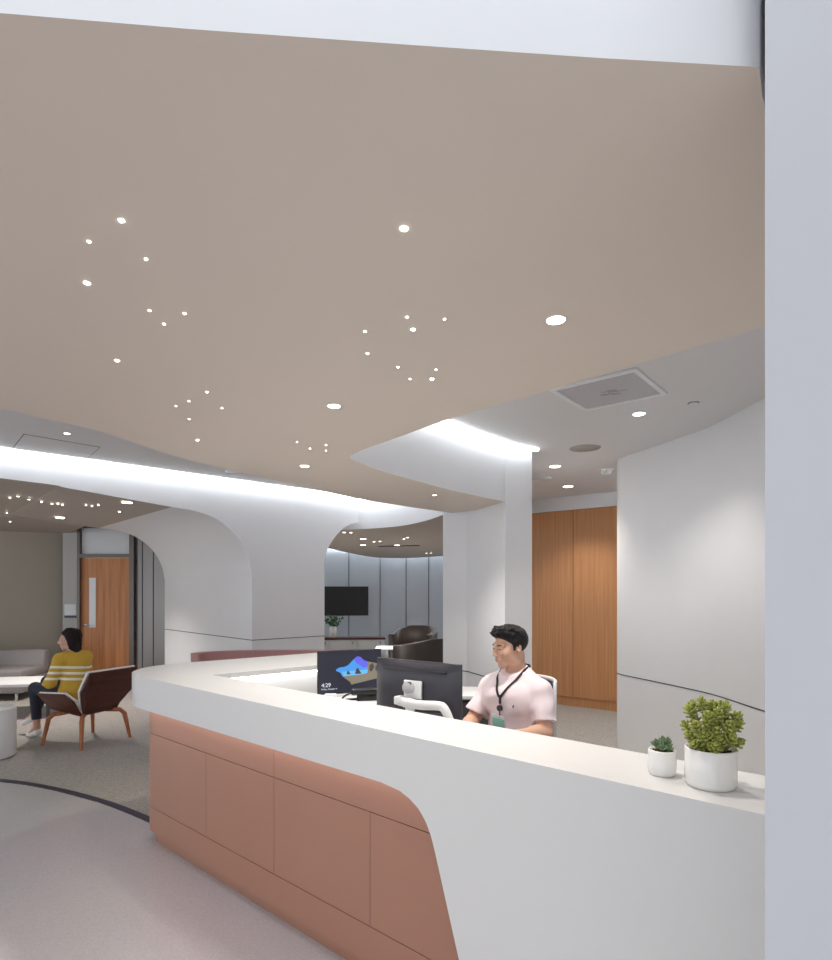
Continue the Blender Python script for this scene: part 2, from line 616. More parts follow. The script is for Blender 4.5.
# --- far lounge: second floating ceiling, steel wall
ZF = 2.44
F = lambda x, y: tuple(pz(x, y, ZF).xy)
ff = smooth_path([(-2.6, 9.2), F(339, 530), F(372, 528.5), F(400, 526), F(425, 521), F(446, 514), (0.62, 6.26)], 5)
fb = smooth_path([(-3.2, 9.6), F(322, 547.5), F(345, 552), F(376, 557.6), F(410, 558), F(445, 556), (0.95, 15.0)], 5)
mb = MB()
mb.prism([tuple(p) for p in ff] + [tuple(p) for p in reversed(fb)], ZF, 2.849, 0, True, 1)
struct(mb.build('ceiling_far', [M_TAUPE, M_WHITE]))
mb = MB()
fw = smooth_path([(-4.2, 15.2), (-2.4, 16.1), (-1.0, 16.4), (0.6, 16.2), (3.2, 15.0)], 8)
wall_from_path(mb, fw, 0.1, 0, ZH)
struct(mb.build('wall_far', M_FARP))
for k, px in enumerate((346, 377, 407, 431)):
    mb = MB()
    best = min(fw, key=lambda q: abs(q.x / q.y - (px - CX) / FPX))
    mb.box((best.x, best.y - 0.004, ZH / 2), (0.015, 0.012, ZH))
    struct(mb.build('trim_%d' % (7 + k), M_JOINT))

# --- curved white wall on the right
rw = smooth_path([pd(617, 0, 5.8).xy + Vector((0.05, 0.55)), pd(617, 0, 5.8).xy, pd(650, 0, 5.32).xy, pd(682, 0, 4.94).xy, pd(714, 0, 4.58).xy, pd(765, 0, 3.95).xy, Vector((2.42, 3.2)), Vector((2.35, 2.3)), Vector((2.2, 1.6))], 8)
rw = rw[8:]
mb = MB()
wall_from_path(mb, rw, 0.35, 0, ZH)
struct(mb.build('wall_right', M_WHITE))
joint_strip('trim_11', [p for p in rw if p.y > 1.7], 0.75)

# --- back wall with oak cupboard doors
B0, B1 = pd(531, 700, 8.35).xy, pd(617, 712, 7.6).xy
DB = (B1 - B0).normalized()
cup = thing('wood_cupboard', 'tall oak-veneer built-in cupboard with two plain doors behind the seated man', 'cupboard', (B0.x, B0.y, 0), math.atan2(DB.y, DB.x))
Lb = (B1 - B0).length
xs = [-1.15, -0.28, 0.0, 0.0, 0.0]
split = 0.0
for k, (px, y) in enumerate(((573, 0),)):
    kx = (px - CX) / FPX
    split = (kx * B0.y - B0.x) / (DB.x - kx * DB.y)
zt = 2.66
for a, b in ((split - 1.0, split), (split, split + 1.0)):
    mb = MB()
    mb.box(((a + b) / 2, 0.02, (0.13 + zt) / 2), (b - a - 0.008, 0.04, zt - 0.13))
    mb.build('cupboard_door', M_WOOD, cup)
mb = MB()
mb.box((split, 0.04, 0.065), (2.0, 0.04, 0.12))
mb.build('plinth', M_WOOD, cup)
mb = MB()
mb.box((split, 0.30, zt / 2), (2.0, 0.5, zt))
mb.build('cupboard_body', M_JOINT, cup)
mb = MB()
p0, p1 = B0 + DB * (split - 1.0), B0 + DB * (split + 1.0)
wall_from_path(mb, [p0, p1], 0.55, zt + 0.004, ZH)
struct(mb.build('wall_back', M_WHITE))

# --- big pier in the foreground on the right
U = Vector((0.745, -0.667)).normalized()
VN = Vector((-U.y, U.x))            # away from the camera
C0 = Vector((0.512, 0.864))
mb = MB()
pc = [C0, C0 + U * 0.9, C0 + U * 0.9 + VN * 1.05, C0 + VN * 1.05]
mb.prism([tuple(p) for p in pc], 0, ZH, 0)
struct(mb.build('wall_column', M_COLUMN))

# ------------------------------------------------------------------ cove lights (LED lines)


def led(name, label, path, z=ZH - 0.012, wd=0.035, m=None, th=0.02):
    mb = MB()
    wall_from_path(mb, path, wd, z - th / 2, z + th / 2, 0, False)
    return tag(mb.build(name, m or E_LED), label, 'light strip')


off = 0.012
led('led_strip', 'long cool white cove light along the top of the arched wall', [(A + DW * t - NW * 0.13) for t in np.linspace(-4, right_sm[0].x, 12)])
hf = [p for p in hole_far]
i_tip = min(range(len(hf)), key=lambda i: hf[i].x)
pth = [Vector(p) for p in hf[max(0, i_tip - 6):]] + [Vector(PIERF[1])]
pth = offset_path(pth, -0.012)
led('led_strip', 'short cool white cove light at the top of the white pier behind the man', offset_path(pth, -0.07))
nr = [Vector(S(0, 13)) + Vector((-2.0, 0.02)), Vector(S(0, 13)), Vector(S(190, 29)), Vector(S(412, 45)), Vector(S(600, 58)), Vector(S(757, 67))]
led('led_strip', 'cool white cove light above the white fascia at the top of the photo', offset_path(nr, -0.12))
led('led_strip', 'cool white cove light over the far lounge ceiling, beyond the arched wall', offset_path(ff[6:], -0.11))
led('led_strip', 'hidden cove light washing the steel wall above the wall television', offset_path(fw, -0.06), z=ZH - 0.02, m=E_LEDF)


def spot(loc, power, size=math.radians(110), blend=0.8, col=WARM, r=0.035):
    l = bpy.data.lights.new('spot', 'SPOT')
    l.energy = power
    l.spot_size = size
    l.spot_blend = blend
    l.color = col
    l.shadow_soft_size = r
    o = bpy.data.objects.new('spot_light', l)
    COL.objects.link(o)
    o.location = loc
    return o


spot((0.60, 2.95, ZH - 0.02), 105)         # unseen lamp with no fixture, added over the staff side to light the man

# ------------------------------------------------------------------ ceiling fittings
def down_root(r, label):
    t = thing('downlight', label, 'downlight', (0, 0, 0), 0, 'recessed downlights')
    mb = MB()
    mb.lathe([(r * 0.86, 0.0), (r, -0.001), (r * 1.16, -0.003), (r * 1.18, 0.0)], n=28)
    mb.build('trim_ring', M_ARM, t)
    mb = MB()
    mb.lathe([(0.001, -0.0015), (r * 0.99, -0.0015), (r * 0.99, 0.0)], n=28)
    mb.build('lens', E_DOWN, t)
    return t


def lounge_pt(x, y):
    """point on the underside of the arched wall or, behind it, of the lounge ceiling"""
    t1, z1 = onwall(0, 478.1)
    t2, z2 = onwall(172, 507)
    m = (z2 - z1) / (t2 - t1)
    kx, ky = (x - CX) / FPX, (y - HZ) / FPX
    # EYE - ky*d = z1 + m*((kx*d - A.x)*DW.x + (d - A.y)*DW.y - t1)
    d = (EYE - z1 + m * (A.x * DW.x + A.y * DW.y + t1)) / (ky + m * (kx * DW.x + DW.y))
    p = Vector((kx * d, d, EYE - ky * d))
    if (p.xy - A).dot(NW) > DEPTH:
        p = pz(x, y, 2.55)
    return p - Vector((0, 0, .002))


DL = [(556, 320, ZS, .027, 1, 'largest round downlight in the taupe soffit, nearest the grey ceiling panel'),
      (334, 406, ZS, .026, 1, 'round downlight in the middle of the taupe soffit above the monitors'),
      (304.5, 466, ZS, .028, 1, 'round downlight near the far edge of the taupe soffit beside the dot cluster'),
      (639, 414, ZH, .042, 1, 'downlight in the upper ceiling between grey panel and curved white wall'),
      (555, 466.5, ZH, .055, 1, 'downlight in the upper ceiling between round speakers, farther left of the pair'),
      (568, 486.5, ZH, .058, 1, 'downlight in the upper ceiling closest to the oak cupboard'),
      (67, 433.5, ZH, .022, 0, 'small downlight in the pale ceiling strip at left above the cove light'),
      (127, 502.5, 2.55, .050, 0, 'brighter downlight in lounge ceiling nearest the arch curve'),
      (60, 517.8, 2.55, .050, 1, 'downlight in lounge ceiling above the seated woman'),
      (434.5, 495, ZS, .016, 1, 'single small light in the narrow soffit tongue left of the white pier'),
      (363, 539, ZF, .05, 1, 'upper of the two stacked downlights in far lounge ceiling'),
      (363, 545, ZF, .05, 0, 'lower of the two stacked downlights in far lounge ceiling'),
      (397, 545.3, ZF, .05, 1, 'downlight touching the dark slot diffuser in far lounge ceiling')]
for x, y, z, r, lit, lab in DL:
    p = lounge_pt(x, y) if z == 2.55 else pz(x, y, z)
    pw = (0.6 if x == 556 else 0.55 if x == 334 else 1.0) if z == ZS else (0.9 if x == 639 else (4.0 if z == 2.55 else (5.0 if z == ZF else 1.3)))
    t = down_root(r, lab)
    t.location = p
    if lit:
        spot(p + Vector((0, 0, -0.02)), SPOT_W * pw)

_star = None


def star(x, y, z, r, label, group, bright=False, at=None):
    global _star
    mb = MB()
    r *= 0.72
    mb.lathe([(0.001, -0.002), (r * 0.8, -0.002), (r, -0.0005), (r, 0.0)], n=14)
    o = mb.build('pinpoint_light', E_STARB if bright else E_STAR)
    o.location = at or pz(x, y, z)
    return tag(o, label, 'ceiling light', group)


G1 = 'pinpoint lights in the taupe soffit'
for x, y, r, b, lab in [
    (121.5, 220.5, .008, 1, 'topmost pinpoint light of the upper left cluster in the taupe soffit'),
    (89, 241.5, .0055, 0, 'faint pinpoint light just above the brightest of the left cluster'),
    (146, 259, .0055, 0, 'pinpoint light below right of the topmost one in the left cluster'),
    (87, 283, .0105, 1, 'brightest, biggest pinpoint light of the left soffit cluster'),
    (149.5, 310.5, .0055, 0, 'leftmost light of the little triangle in the left soffit cluster'),
    (184.5, 313.5, .006, 0, 'rightmost light of the little triangle in the left soffit cluster'),
    (164, 324, .0055, 0, 'lowest light of the little triangle in the left soffit cluster'),
    (117, 360.5, .0105, 1, 'bright pinpoint light standing alone below the left soffit triangle'),
    (207, 392, .006, 0, 'topmost pinpoint light of the lower left cluster near the soffit edge'),
    (189, 401, .005, 0, 'second highest pinpoint light of the lower left soffit cluster'),
    (176, 406, .005, 0, 'leftmost pinpoint light of the lower left soffit cluster'),
    (222, 408, .006, 0, 'rightmost pinpoint light of the lower left soffit cluster'),
    (189, 419, .006, 0, 'second lowest pinpoint light of the lower left soffit cluster'),
    (197.5, 440, .010, 1, 'lowest and brightest pinpoint light of the lower left soffit cluster'),
    (404, 228.5, .012, 1, 'single brilliant pinpoint light high in the centre of the soffit'),
    (407, 317, .006, 0, 'topmost pinpoint light of the centre soffit cluster'),
    (444.5, 319, .005, 0, 'rightmost pinpoint light of the centre soffit cluster'),
    (365, 331.5, .006, 0, 'upper left pinpoint light of the centre soffit cluster'),
    (413, 329.5, .008, 1, 'bright pinpoint light just under the topmost of the centre cluster'),
    (367.5, 353.5, .007, 0, 'lower left pinpoint light of the centre soffit cluster'),
    (398, 367, .006, 0, 'pinpoint light halfway down the centre soffit cluster, left of the lowest pair'),
    (436, 369.5, .005, 0, 'faint pinpoint light just above the lower right one of the centre cluster'),
    (410, 379, .005, 0, 'faint lower middle pinpoint light of the centre soffit cluster'),
    (432, 379, .009, 1, 'bright lower right pinpoint light of the centre soffit cluster'),
    (297, 442, .005, 0, 'leftmost pinpoint light of the small cluster left of the white upstand'),
    (310, 448.5, .006, 0, 'second from left in the small soffit cluster left of the white upstand'),
    (326, 445, .007, 0, 'upper right pinpoint light of the small cluster left of the white upstand'),
        (326, 450.5, .005, 0, 'lower right pinpoint light of the small cluster left of the white upstand')]:
    star(x, y, ZS, r, lab, G1, b)
    if b and x not in (413, 432):
        spot(pz(x, y, ZS) + Vector((0, 0, -0.015)), SPOT_W * 0.13, r=0.015)
G2 = 'pinpoint lights in the lounge ceiling'
order = ['leftmost', 'second from left', 'third from left', 'fourth from left', 'fifth from left', 'sixth from left', 'seventh from left', 'eighth from left']
up = [(10, 497.6), (18, 496.3), (29, 499.3), (41.4, 501.7), (52, 503.7), (57.9, 503.7), (62.3, 504.7)]
for k, (x, y) in enumerate(up):
    star(x, y, 2.55, .017, '%s pinpoint light in the upper row of the lounge ceiling' % order[k], G2, at=lounge_pt(x, y))
for k, (x, y) in enumerate([(86, 505), (92, 506), (98.3, 505)]):
    star(x, y, 2.55, .015, '%s of three pinpoint lights near the lounge downlights' % ['left', 'middle', 'right'][k], G2, at=lounge_pt(x, y))
for x, y, r, lab in [(6.7, 512.8, .015, 'faint pinpoint light of lounge ceiling closest to the photo edge'), (10.1, 521.5, .018, 'lowest pinpoint light of the lounge ceiling above the olive wall'), (119.5, 511.8, .018, 'pinpoint light just below the bright lounge downlight beside the arch')]:
    star(x, y, 2.55, r, lab, G2, at=lounge_pt(x, y))
G3 = 'pinpoint lights in the far lounge ceiling'
for x, y, lab in [(344, 532.5, 'left pinpoint light at front edge of far lounge ceiling'), (351, 532.5, 'right pinpoint light at front edge of far lounge ceiling'),
                  (374, 541.8, 'left pinpoint light between downlights and slot in far lounge ceiling'), (380, 541.5, 'right pinpoint light between downlights and slot in far lounge ceiling'),
                  (404, 539, 'left pinpoint light above the slot in far lounge ceiling'), (407.5, 537.5, 'right pinpoint light above the slot in far lounge ceiling'),
                  (426.5, 553.3, 'left pinpoint light at back edge of far lounge ceiling'), (431, 553, 'right pinpoint light at back edge of far lounge ceiling')]:
    star(x, y, ZF, .028, lab, G3)

# square grey panel
c = [pz(550, 387, ZH), pz(640, 365, ZH), pz(667.5, 393, ZH), pz(582, 411.5, ZH)]
ctr = sum(c, Vector()) / 4
ux = (c[1] - c[0]).normalized()
sz = 0.56
t = thing('ceiling_panel', 'square grey perforated ceiling panel in a white frame above the curved wall', 'ceiling panel', ctr, math.atan2(ux.y, ux.x))
mb = MB()
for sx, sy, w_, h_ in ((0, 1, sz, 0.03), (0, -1, sz, 0.03), (1, 0, 0.03, sz - 0.06), (-1, 0, 0.03, sz - 0.06)):
    mb.box((sx * (sz / 2 - 0.015), sy * (sz / 2 - 0.015), -0.008), (w_, h_, 0.016), 0, 0.003)
mb.build('panel_frame', M_WHITE, t)
mb = MB()
mb.box((0, 0, -0.004), (sz - 0.06, sz - 0.06, 0.006))
pan = mb.build('perforated_sheet', M_PERF, t)
mb = MB()
for k in range(7):
    mb.box((random.uniform(-0.05, 0.12), random.uniform(-0.02, 0.10), -0.0075), (random.uniform(0.05, 0.12), 0.016, 0.001), 0.25)
mb.build('duct_pattern', M_VENTD, pan)  # darker strips, the pattern in the middle of the perforated sheet


def round_fit(name, x, y, r, label, m, h=0.006):
    t = thing(name, label, 'ceiling speaker', pz(x, y, ZH))
    mb = MB()
    mb.lathe([(r * 0.9, 0), (r * 0.92, -h), (r, -h * 0.8), (r * 1.02, 0)], n=36)
    mb.build('rim', m, t)
    mb = MB()
    mb.lathe([(0.001, -h * 0.8), (r * 0.91, -h * 0.8), (r * 0.91, 0)], n=36)
    mb.build('grille', M_SPK if m is not M_ARM else M_ARM, t)
    return t


round_fit('ceiling_speaker', 585, 448, 0.135, 'round taupe speaker grille in the upper ceiling left of the curved wall', M_SPK)
t = round_fit('ceiling_speaker', 542, 478, 0.105, 'white round disc fitting in the upper ceiling next to the pier', M_ARM, 0.02)
t = round_fit('ceiling_speaker', 235, 471.5, 0.10, 'white round disc fitting in the pale ceiling strip near the soffit edge', M_ARM, 0.02)
t = thing('smoke_detector', 'white smoke detector in the upper ceiling near the curved wall edge', 'smoke detector', pz(606, 469.5, ZH))
mb = MB()
mb.lathe([(0.075, 0), (0.075, -0.012), (0.068, -0.014)], n=24)
mb.build('base_plate', M_ARM, t)
mb = MB()
mb.lathe([(0.055, -0.012), (0.055, -0.035), (0.045, -0.05), (0.02, -0.055), (0.001, -0.055)], n=24)
mb.build('sensor_head', M_ARM, t)
t = thing('sprinkler', 'small concealed sprinkler cap in upper ceiling above the curved wall', 'sprinkler', pz(693.5, 403, ZH))
mb = MB()
mb.lathe([(0.03, 0), (0.032, -0.004), (0.024, -0.008), (0.001, -0.008)], n=20)
mb.build('cap', M_CEIL, t)
mb = MB()
mb.lathe([(0.038, 0), (0.036, -0.002), (0.03, -0.002)], n=20)
mb.build('ring', M_DKGREY, t)
# access hatch in the pale strip
h0, h1, h2, h3 = pz(12, 449, ZH), pz(24, 434, ZH), pz(100, 447, ZH), pz(88, 458, ZH)
t = thing('ceiling_hatch', 'flush access hatch outlined in the pale ceiling strip at left', 'hatch', (0, 0, 0))
mb = MB()
for a, b in ((h0, h1), (h1, h2), (h2, h3), (h3, h0)):
    d = (b - a)
    mb.box((a + b) / 2 + Vector((0, 0, -0.001)), (d.length, 0.004, 0.003), math.atan2(d.y, d.x))
mb.build('hatch_joint', M_JOINT, t)
mb = MB()
mb.prism([tuple(h.xy) for h in (h0, h1, h2, h3)], ZH - 0.002, ZH)
mb.build('hatch_lid', M_CEIL, t)
# slot diffuser
a, b = pz(379, 546.3, ZF), pz(419, 545.3, ZF)
mb = MB()
mb.box((a + b) / 2 + Vector((0, 0, -0.004)), ((b - a).length, 0.16, 0.008), math.atan2((b - a).y, (b - a).x))
tag(mb.build('air_diffuser', M_JOINT), 'long dark slot air diffuser in the far lounge ceiling', 'air vent')

# ------------------------------------------------------------------ reception counter
ZT = 1.07
front_p = Vector((0.751, 1.268))
ret_p = Vector((-1.655, 3.93))
RU = Vector((0.766, 0.643)).normalized()      # along the return, away from the corner


def line_x(p, d, q, e):
    m = Matrix(((d.x, -e.x), (d.y, -e.y)))
    s = m.inverted() @ (q - p)
    return p + d * s.x


CRN = line_x(front_p, U, ret_p, RU)
s_end = (line_x(front_p, U, C0, VN) - CRN).length - 0.002      # length of the front
L_RET = 1.62


def counter_path(off_f, off_r, r, s0=None, s1=None, arc_n=14):
    """outer edge from the column round the corner to the end of the return, set in by off_*"""
    nin_r = Vector((RU.y, -RU.x))
    c = line_x(CRN + VN * off_f, U, CRN + nin_r * off_r, RU)
    cosang = U.dot(RU)
    half = math.acos(cosang) / 2
    tl = r / math.tan(half)
    p1, p2 = c + U * tl, c + RU * tl
    bis = (U + RU).normalized()
    o = c + bis * (r / math.sin(half))
    a1 = math.atan2((p1 - o).y, (p1 - o).x)
    a2 = math.atan2((p2 - o).y, (p2 - o).x)
    da = (a2 - a1 + math.pi) % (2 * math.pi) - math.pi
    arc_ = [o + Vector((math.cos(a1 + da * i / arc_n), math.sin(a1 + da * i / arc_n))) * r for i in range(arc_n + 1)]
    start = line_x(CRN + VN * off_f, U, C0, VN) - U * 0.006
    return start, c, arc_, p2 + RU * (L_RET - tl)


W_F, W_R, OVH = 0.31, 0.70, 0.17
st, cc, arc_o, en = counter_path(0, 0, 0.42)
st_i, cc_i, _, en_i = counter_path(W_F, W_R, 0.1)
en_i = en + Vector((RU.y, -RU.x)) * W_R
sd = (st - CRN).dot(U)
smp = [st + (arc_o[0] - st) * (k / 60) for k in range(60)] + arc_o + [arc_o[-1] + (en - arc_o[-1]) * (k / 10) for k in range(1, 11)]
inner = offset_path(smp, -OVH)
ref = front_p + (-U) * 0.0


def z_bottom(p):
    """lower edge of the white fascia along the front: high at left, sweeping down at right"""
    s = (Vector((0.194, 1.79)) - p).dot(U) + 0.012     # + towards the left
    if s > 0.42:
        return 0.888
    if s < -0.06:
        return 0.0
    pts = [(-0.06, 0.0), (-0.055, 0.02), (0.075, 0.40), (0.17, 0.70), (0.19, 0.76), (0.215, 0.805), (0.245, 0.838), (0.285, 0.862), (0.33, 0.878), (0.42, 0.888)]
    for (a, za), (b, zb) in zip(pts, pts[1:]):
        if a <= s <= b:
            return za + (zb - za) * (s - a) / (b - a)
    return 0.888


# denser samples where the edge sweeps down
dense = []
for k in range(len(smp) - 1):
    s = (Vector((0.194, 1.79)) - smp[k]).dot(U)
    dense.append(smp[k])
    if -0.2 < s < 0.5 and k < 62:
        for j in range(1, 6):
            dense.append(smp[k].lerp(smp[k + 1], j / 6))
dense.append(smp[-1])
smp2, in2 = dense, offset_path(dense, -OVH)

counter = thing('reception_counter', 'long white solid-surface reception counter with rose metal front panels', 'counter', (CRN.x, CRN.y, 0))
OFFC = Matrix.Translation((-CRN.x, -CRN.y, 0))


def cbuild(mb, name, m, parent=None):
    """geometry given in room coordinates, stored relative to the counter's base"""
    mb.v = [(v[0] - CRN.x, v[1] - CRN.y, v[2]) for v in mb.v]
    return mb.build(name, m, parent or counter)


mb = MB()
n = len(smp2)
zb = [z_bottom(p) for p in smp2]
ZTU = ZT - 0.03
vv = []
for p, q, z in zip(smp2, in2, zb):
    vv += [(p.x, p.y, z), (p.x, p.y, ZTU), (q.x, q.y, ZTU), (q.x, q.y, z)]
ff_ = []
for i in range(n - 1):
    a, b = 4 * i, 4 * i + 4
    for k in range(4):
        kk = (k + 1) % 4
        ff_.append((a + k, b + k, b + kk, a + kk))
ff_.append((0, 1, 2, 3))
ff_.append((4 * n - 1, 4 * n - 2, 4 * n - 3, 4 * n - 4))
for k in range(4):
    pass
mb.add(vv, ff_, 0, False)
fas = cbuild(mb, 'white_fascia', M_SOLID)
top = [tuple(p) for p in smp] + [tuple(en_i), tuple(cc_i), tuple(st_i)]
mb = MB()
g_ = st + U * 0.0008
mb.prism([tuple(q) for q in (g_ - VN * .0005, g_ + U * .0045 - VN * .0005, g_ + U * .0045 + VN * .04, g_ + VN * .04)], 0, ZT - .002)
struct(mb.build('trim_12', M_JOINT))
mb = MB()
mb.prism(top, ZTU, ZT)
cbuild(mb, 'countertop', M_SOLID)
mb = MB()
ip = [st_i + VN * (-0.06), cc_i + Vector((-0.075, 0.0)), en_i + Vector((-RU.y, RU.x)) * 0.06]
wall_from_path(mb, ip, 0.02, 0.0, ZTU - 0.001, 0, False)
cbuild(mb, 'inner_panel', M_SOLID)
mb = MB()
wall_from_path(mb, [ip[1] + RU * 0.1 + Vector((RU.y, -RU.x)) * 0.04, ip[2] - RU * 0.05 + Vector((RU.y, -RU.x)) * 0.04], 0.012, ZTU - 0.014, ZTU - 0.002, 0, False)
cbuild(mb, 'inner_light_strip', E_LEDI)

# rose metal front: rows and panels along the set-in path
st_p, cc_p, arc_p, en_p = counter_path(OVH + 0.002, 0.105, 0.12)
pp = [st_p + (arc_p[0] - st_p) * (k / 40) for k in range(40)] + arc_p + [arc_p[-1] + RU * 0.1 * k for k in range(1, 12)]
cum = [0]
for a, b in zip(pp, pp[1:]):
    cum.append(cum[-1] + (b - a).length)


def at_s(s):
    for i in range(len(cum) - 1):
        if cum[i] <= s <= cum[i + 1] + 1e-6:
            return pp[i].lerp(pp[i + 1], (s - cum[i]) / (cum[i + 1] - cum[i]))
    return pp[-1]


def s_of_px(px):
    k = (px - CX) / FPX
    best, bs = 9, 0
    for i in range(4000):
        s = cum[-1] * 0.75 * i / 4000
        p = at_s(s)
        if abs(p.x / p.y - k) < best:
            best, bs = abs(p.x / p.y - k), s
    return bs


def panel(s0, s1, z0, z1, name, setin=0.0, th=0.02):
    g = 0.003
    n_ = max(2, int((s1 - s0) / 0.03))
    path = [at_s(s0 + g / 2 + (s1 - s0 - g) * i / n_) for i in range(n_ + 1)]
    if setin:
        path = offset_path(path, -setin)
    mb = MB()
    wall_from_path(mb, path, -th, z0, z1 - g, 0, False)
    return cbuild(mb, name, M_PINK)


s_r = (st_p - (Vector((0.194, 1.79)) + VN * (OVH + 0.002))).dot(U) - 0.02      # just behind the white sweep
S_A, S_B, S_C = s_of_px(370), s_of_px(274), s_of_px(206)
s_l = cum[-1]
for a, b in ((s_r, S_B), (S_B, s_l)):
    panel(a, b, 0.68, 0.90, 'upper_panel')
for a, b in ((s_r - 0.1, S_A), (S_A, S_B), (S_B, S_C), (S_C, s_l)):
    panel(a, b, 0.225, 0.68, 'front_panel')
panel(s_r - 0.15, s_l, 0.075, 0.225, 'kick_panel')
panel(s_r - 0.15, s_l, 0.0, 0.078, 'plinth', 0.035)
mb = MB()
wall_from_path(mb, offset_path(pp, -0.058), -0.01, 0.0, 0.9, 0, False)
cbuild(mb, 'backing', M_JOINT)
mb = MB()
path = offset_path([at_s(s_r + 0.22 + (s_l - s_r - 0.3) * i / 60) for i in range(61)], 0.035)
wall_from_path(mb, path, 0.014, 0.876, 0.887, 0, False)
cbuild(mb, 'under_light_strip', E_LEDU)

# ------------------------------------------------------------------ staff desk behind the counter
ZD = 0.74
ZR = 0.905
desk = thing('staff_desk', 'white L-shaped staff desk behind the counter, holding the monitors', 'desk', (0, 0, 0))
a0 = st_i + VN * 0.0 - U * 0.5
ci = cc_i
w1 = 0.72
inner_c = line_x(ci + VN * w1, U, ci + Vector((RU.y, -RU.x)) * w1, RU)
dk = [a0, ci, ci + RU * 1.25, ci + RU * 1.25 + Vector((RU.y, -RU.x)) * w1, inner_c, a0 + VN * w1]
mb = MB()
mb.prism([tuple(p) for p in dk], ZD - 0.03, ZD)
mb.build('desk_top', M_ARM, desk)
for p, ang in ((dk[5] - VN * 0.3 - U * 0.03, math.atan2(VN.y, VN.x)), (dk[3] + RU * -0.03 - Vector((RU.y, -RU.x)) * 0.36, math.atan2(RU.x, -RU.y)), (inner_c - VN * 0.3, math.atan2(VN.y, VN.x))):
    mb = MB()
    mb.box((p.x, p.y, (ZD - 0.03) / 2), (0.5, 0.03, ZD - 0.03), ang)
    mb.build('desk_leg', M_DKGREY, desk)

# credenza against the pier
cr_ = thing('credenza', 'low white-topped credenza against the white pier behind the man', 'cabinet', (0.30, 4.78, 0), math.radians(-8))
mb = MB()
mb.box((0, 0, 0.735), (0.72, 0.45, 0.03), 0, 0.004)
mb.build('cabinet_top', M_ARM, cr_)
mb = MB()
mb.box((0, 0.02, 0.36), (0.68, 0.4, 0.72))
mb.build('cabinet_body', M_DKGREY, cr_)
for sx in (-0.17, 0.17):
    mb = MB()
    mb.box((sx, -0.19, 0.36), (0.325, 0.016, 0.66))
    mb.build('cabinet_door', M_DKGREY, cr_)


# ------------------------------------------------------------------ monitors
def frame_from(left, right):
    d = (right - left)
    return math.atan2(d.y, d.x), d.length


# monitor facing the camera
ml, mr = Vector((-0.605, 3.62)), Vector((-0.222, 3.76))
ang, wd = frame_from(ml, mr)
mc = (ml + mr) / 2
hm = 0.272
zc = 0.915 + hm / 2
mon = thing('monitor', 'black desktop monitor with lit beach-cave lock screen facing the camera', 'monitor', (mc.x, mc.y, ZD), ang)
zc -= ZD
mb = MB()
mb.box((0, 0.012, zc), (wd, 0.024, hm), 0, 0.004)
mb.build('monitor_shell', M_BLACK, mon)
mb = MB()
sw, sh = wd - 0.016, hm - 0.02
mb.box((0, -0.0012, zc + 0.002), (sw, 0.002, sh))
scr = mb.build('screen', E_SCRN, mon)


def scr_poly(name, pts, m, layer):
    mb = MB()
    y0 = -0.0024 - 0.0004 * layer
    P = [(-sw / 2 + u * sw, y0, zc + 0.002 - sh / 2 + (1 - v) * sh) for u, v in pts]
    mb.add(P, [list(range(len(P)))], 0)
    # keep the face pointing at the viewer (-Y)
    me = mb.build(name, m, scr)
    me.data.update()
    if me.data.polygons[0].normal.y > 0:
        me.data.flip_normals()
    return me


scr_poly('cave_opening', [(.27, .44), (.33, .39), (.40, .385), (.47, .34), (.53, .25), (.56, .20), (.62, .13), (.67, .15), (.72, .23), (.78, .27), (.80, .40), (.79, .56), (.66, .60), (.50, .61), (.38, .62), (.34, .52), (.28, .48)], E_SKYB, 0)
scr_poly('violet_sky', [(.56, .20), (.62, .13), (.67, .15), (.72, .23), (.78, .27), (.80, .40), (.72, .42), (.60, .30)], E_SKYV, 1)
scr_poly('sea', [(.36, .50), (.79, .47), (.79, .58), (.50, .61), (.40, .61)], E_SEA, 1)
scr_poly('beach', [(.38, .62), (.50, .605), (.66, .595), (.80, .56), (.86, .52), (.97, .60), (.97, .70), (.76, .76), (.62, .80), (.52, .83), (.50, .76), (.43, .68)], E_SAND, 2)
scr_poly('cave_wall', [(.78, .27), (.88, .30), (.97, .34), (.97, .62), (.86, .54), (.80, .57)], E_SAND, 2)
scr_poly('sea_rock', [(.44, .57), (.46, .47), (.48, .50), (.51, .57)], E_ROCK, 3)
scr_poly('sea_rock', [(.58, .57), (.60, .44), (.63, .42), (.66, .50), (.69, .57)], E_ROCK, 3)
scr_poly('boulder', [(.82, .36), (.88, .31), (.90, .42), (.86, .52), (.82, .52)], E_ROCK, 3)
scr_poly('boulder', [(.92, .38), (.97, .38), (.97, .56), (.92, .50)], E_ROCK, 3)


def text_mesh(name, s, size, m, parent, loc, rot):
    cu = bpy.data.curves.new(name, 'FONT')
    cu.body = s
    cu.size = size
    tmp = bpy.data.objects.new('tmp', cu)
    COL.objects.link(tmp)
    bpy.context.view_layer.update()
    me = bpy.data.meshes.new_from_object(tmp.evaluated_get(bpy.context.evaluated_depsgraph_get()))
    bpy.data.objects.remove(tmp)
    me.name = name
    me.materials.clear()
    me.materials.append(m)
    o = bpy.data.objects.new(name, me)
    COL.objects.link(o)
    o.parent = parent
    o.location = loc
    o.rotation_euler = rot
    return o


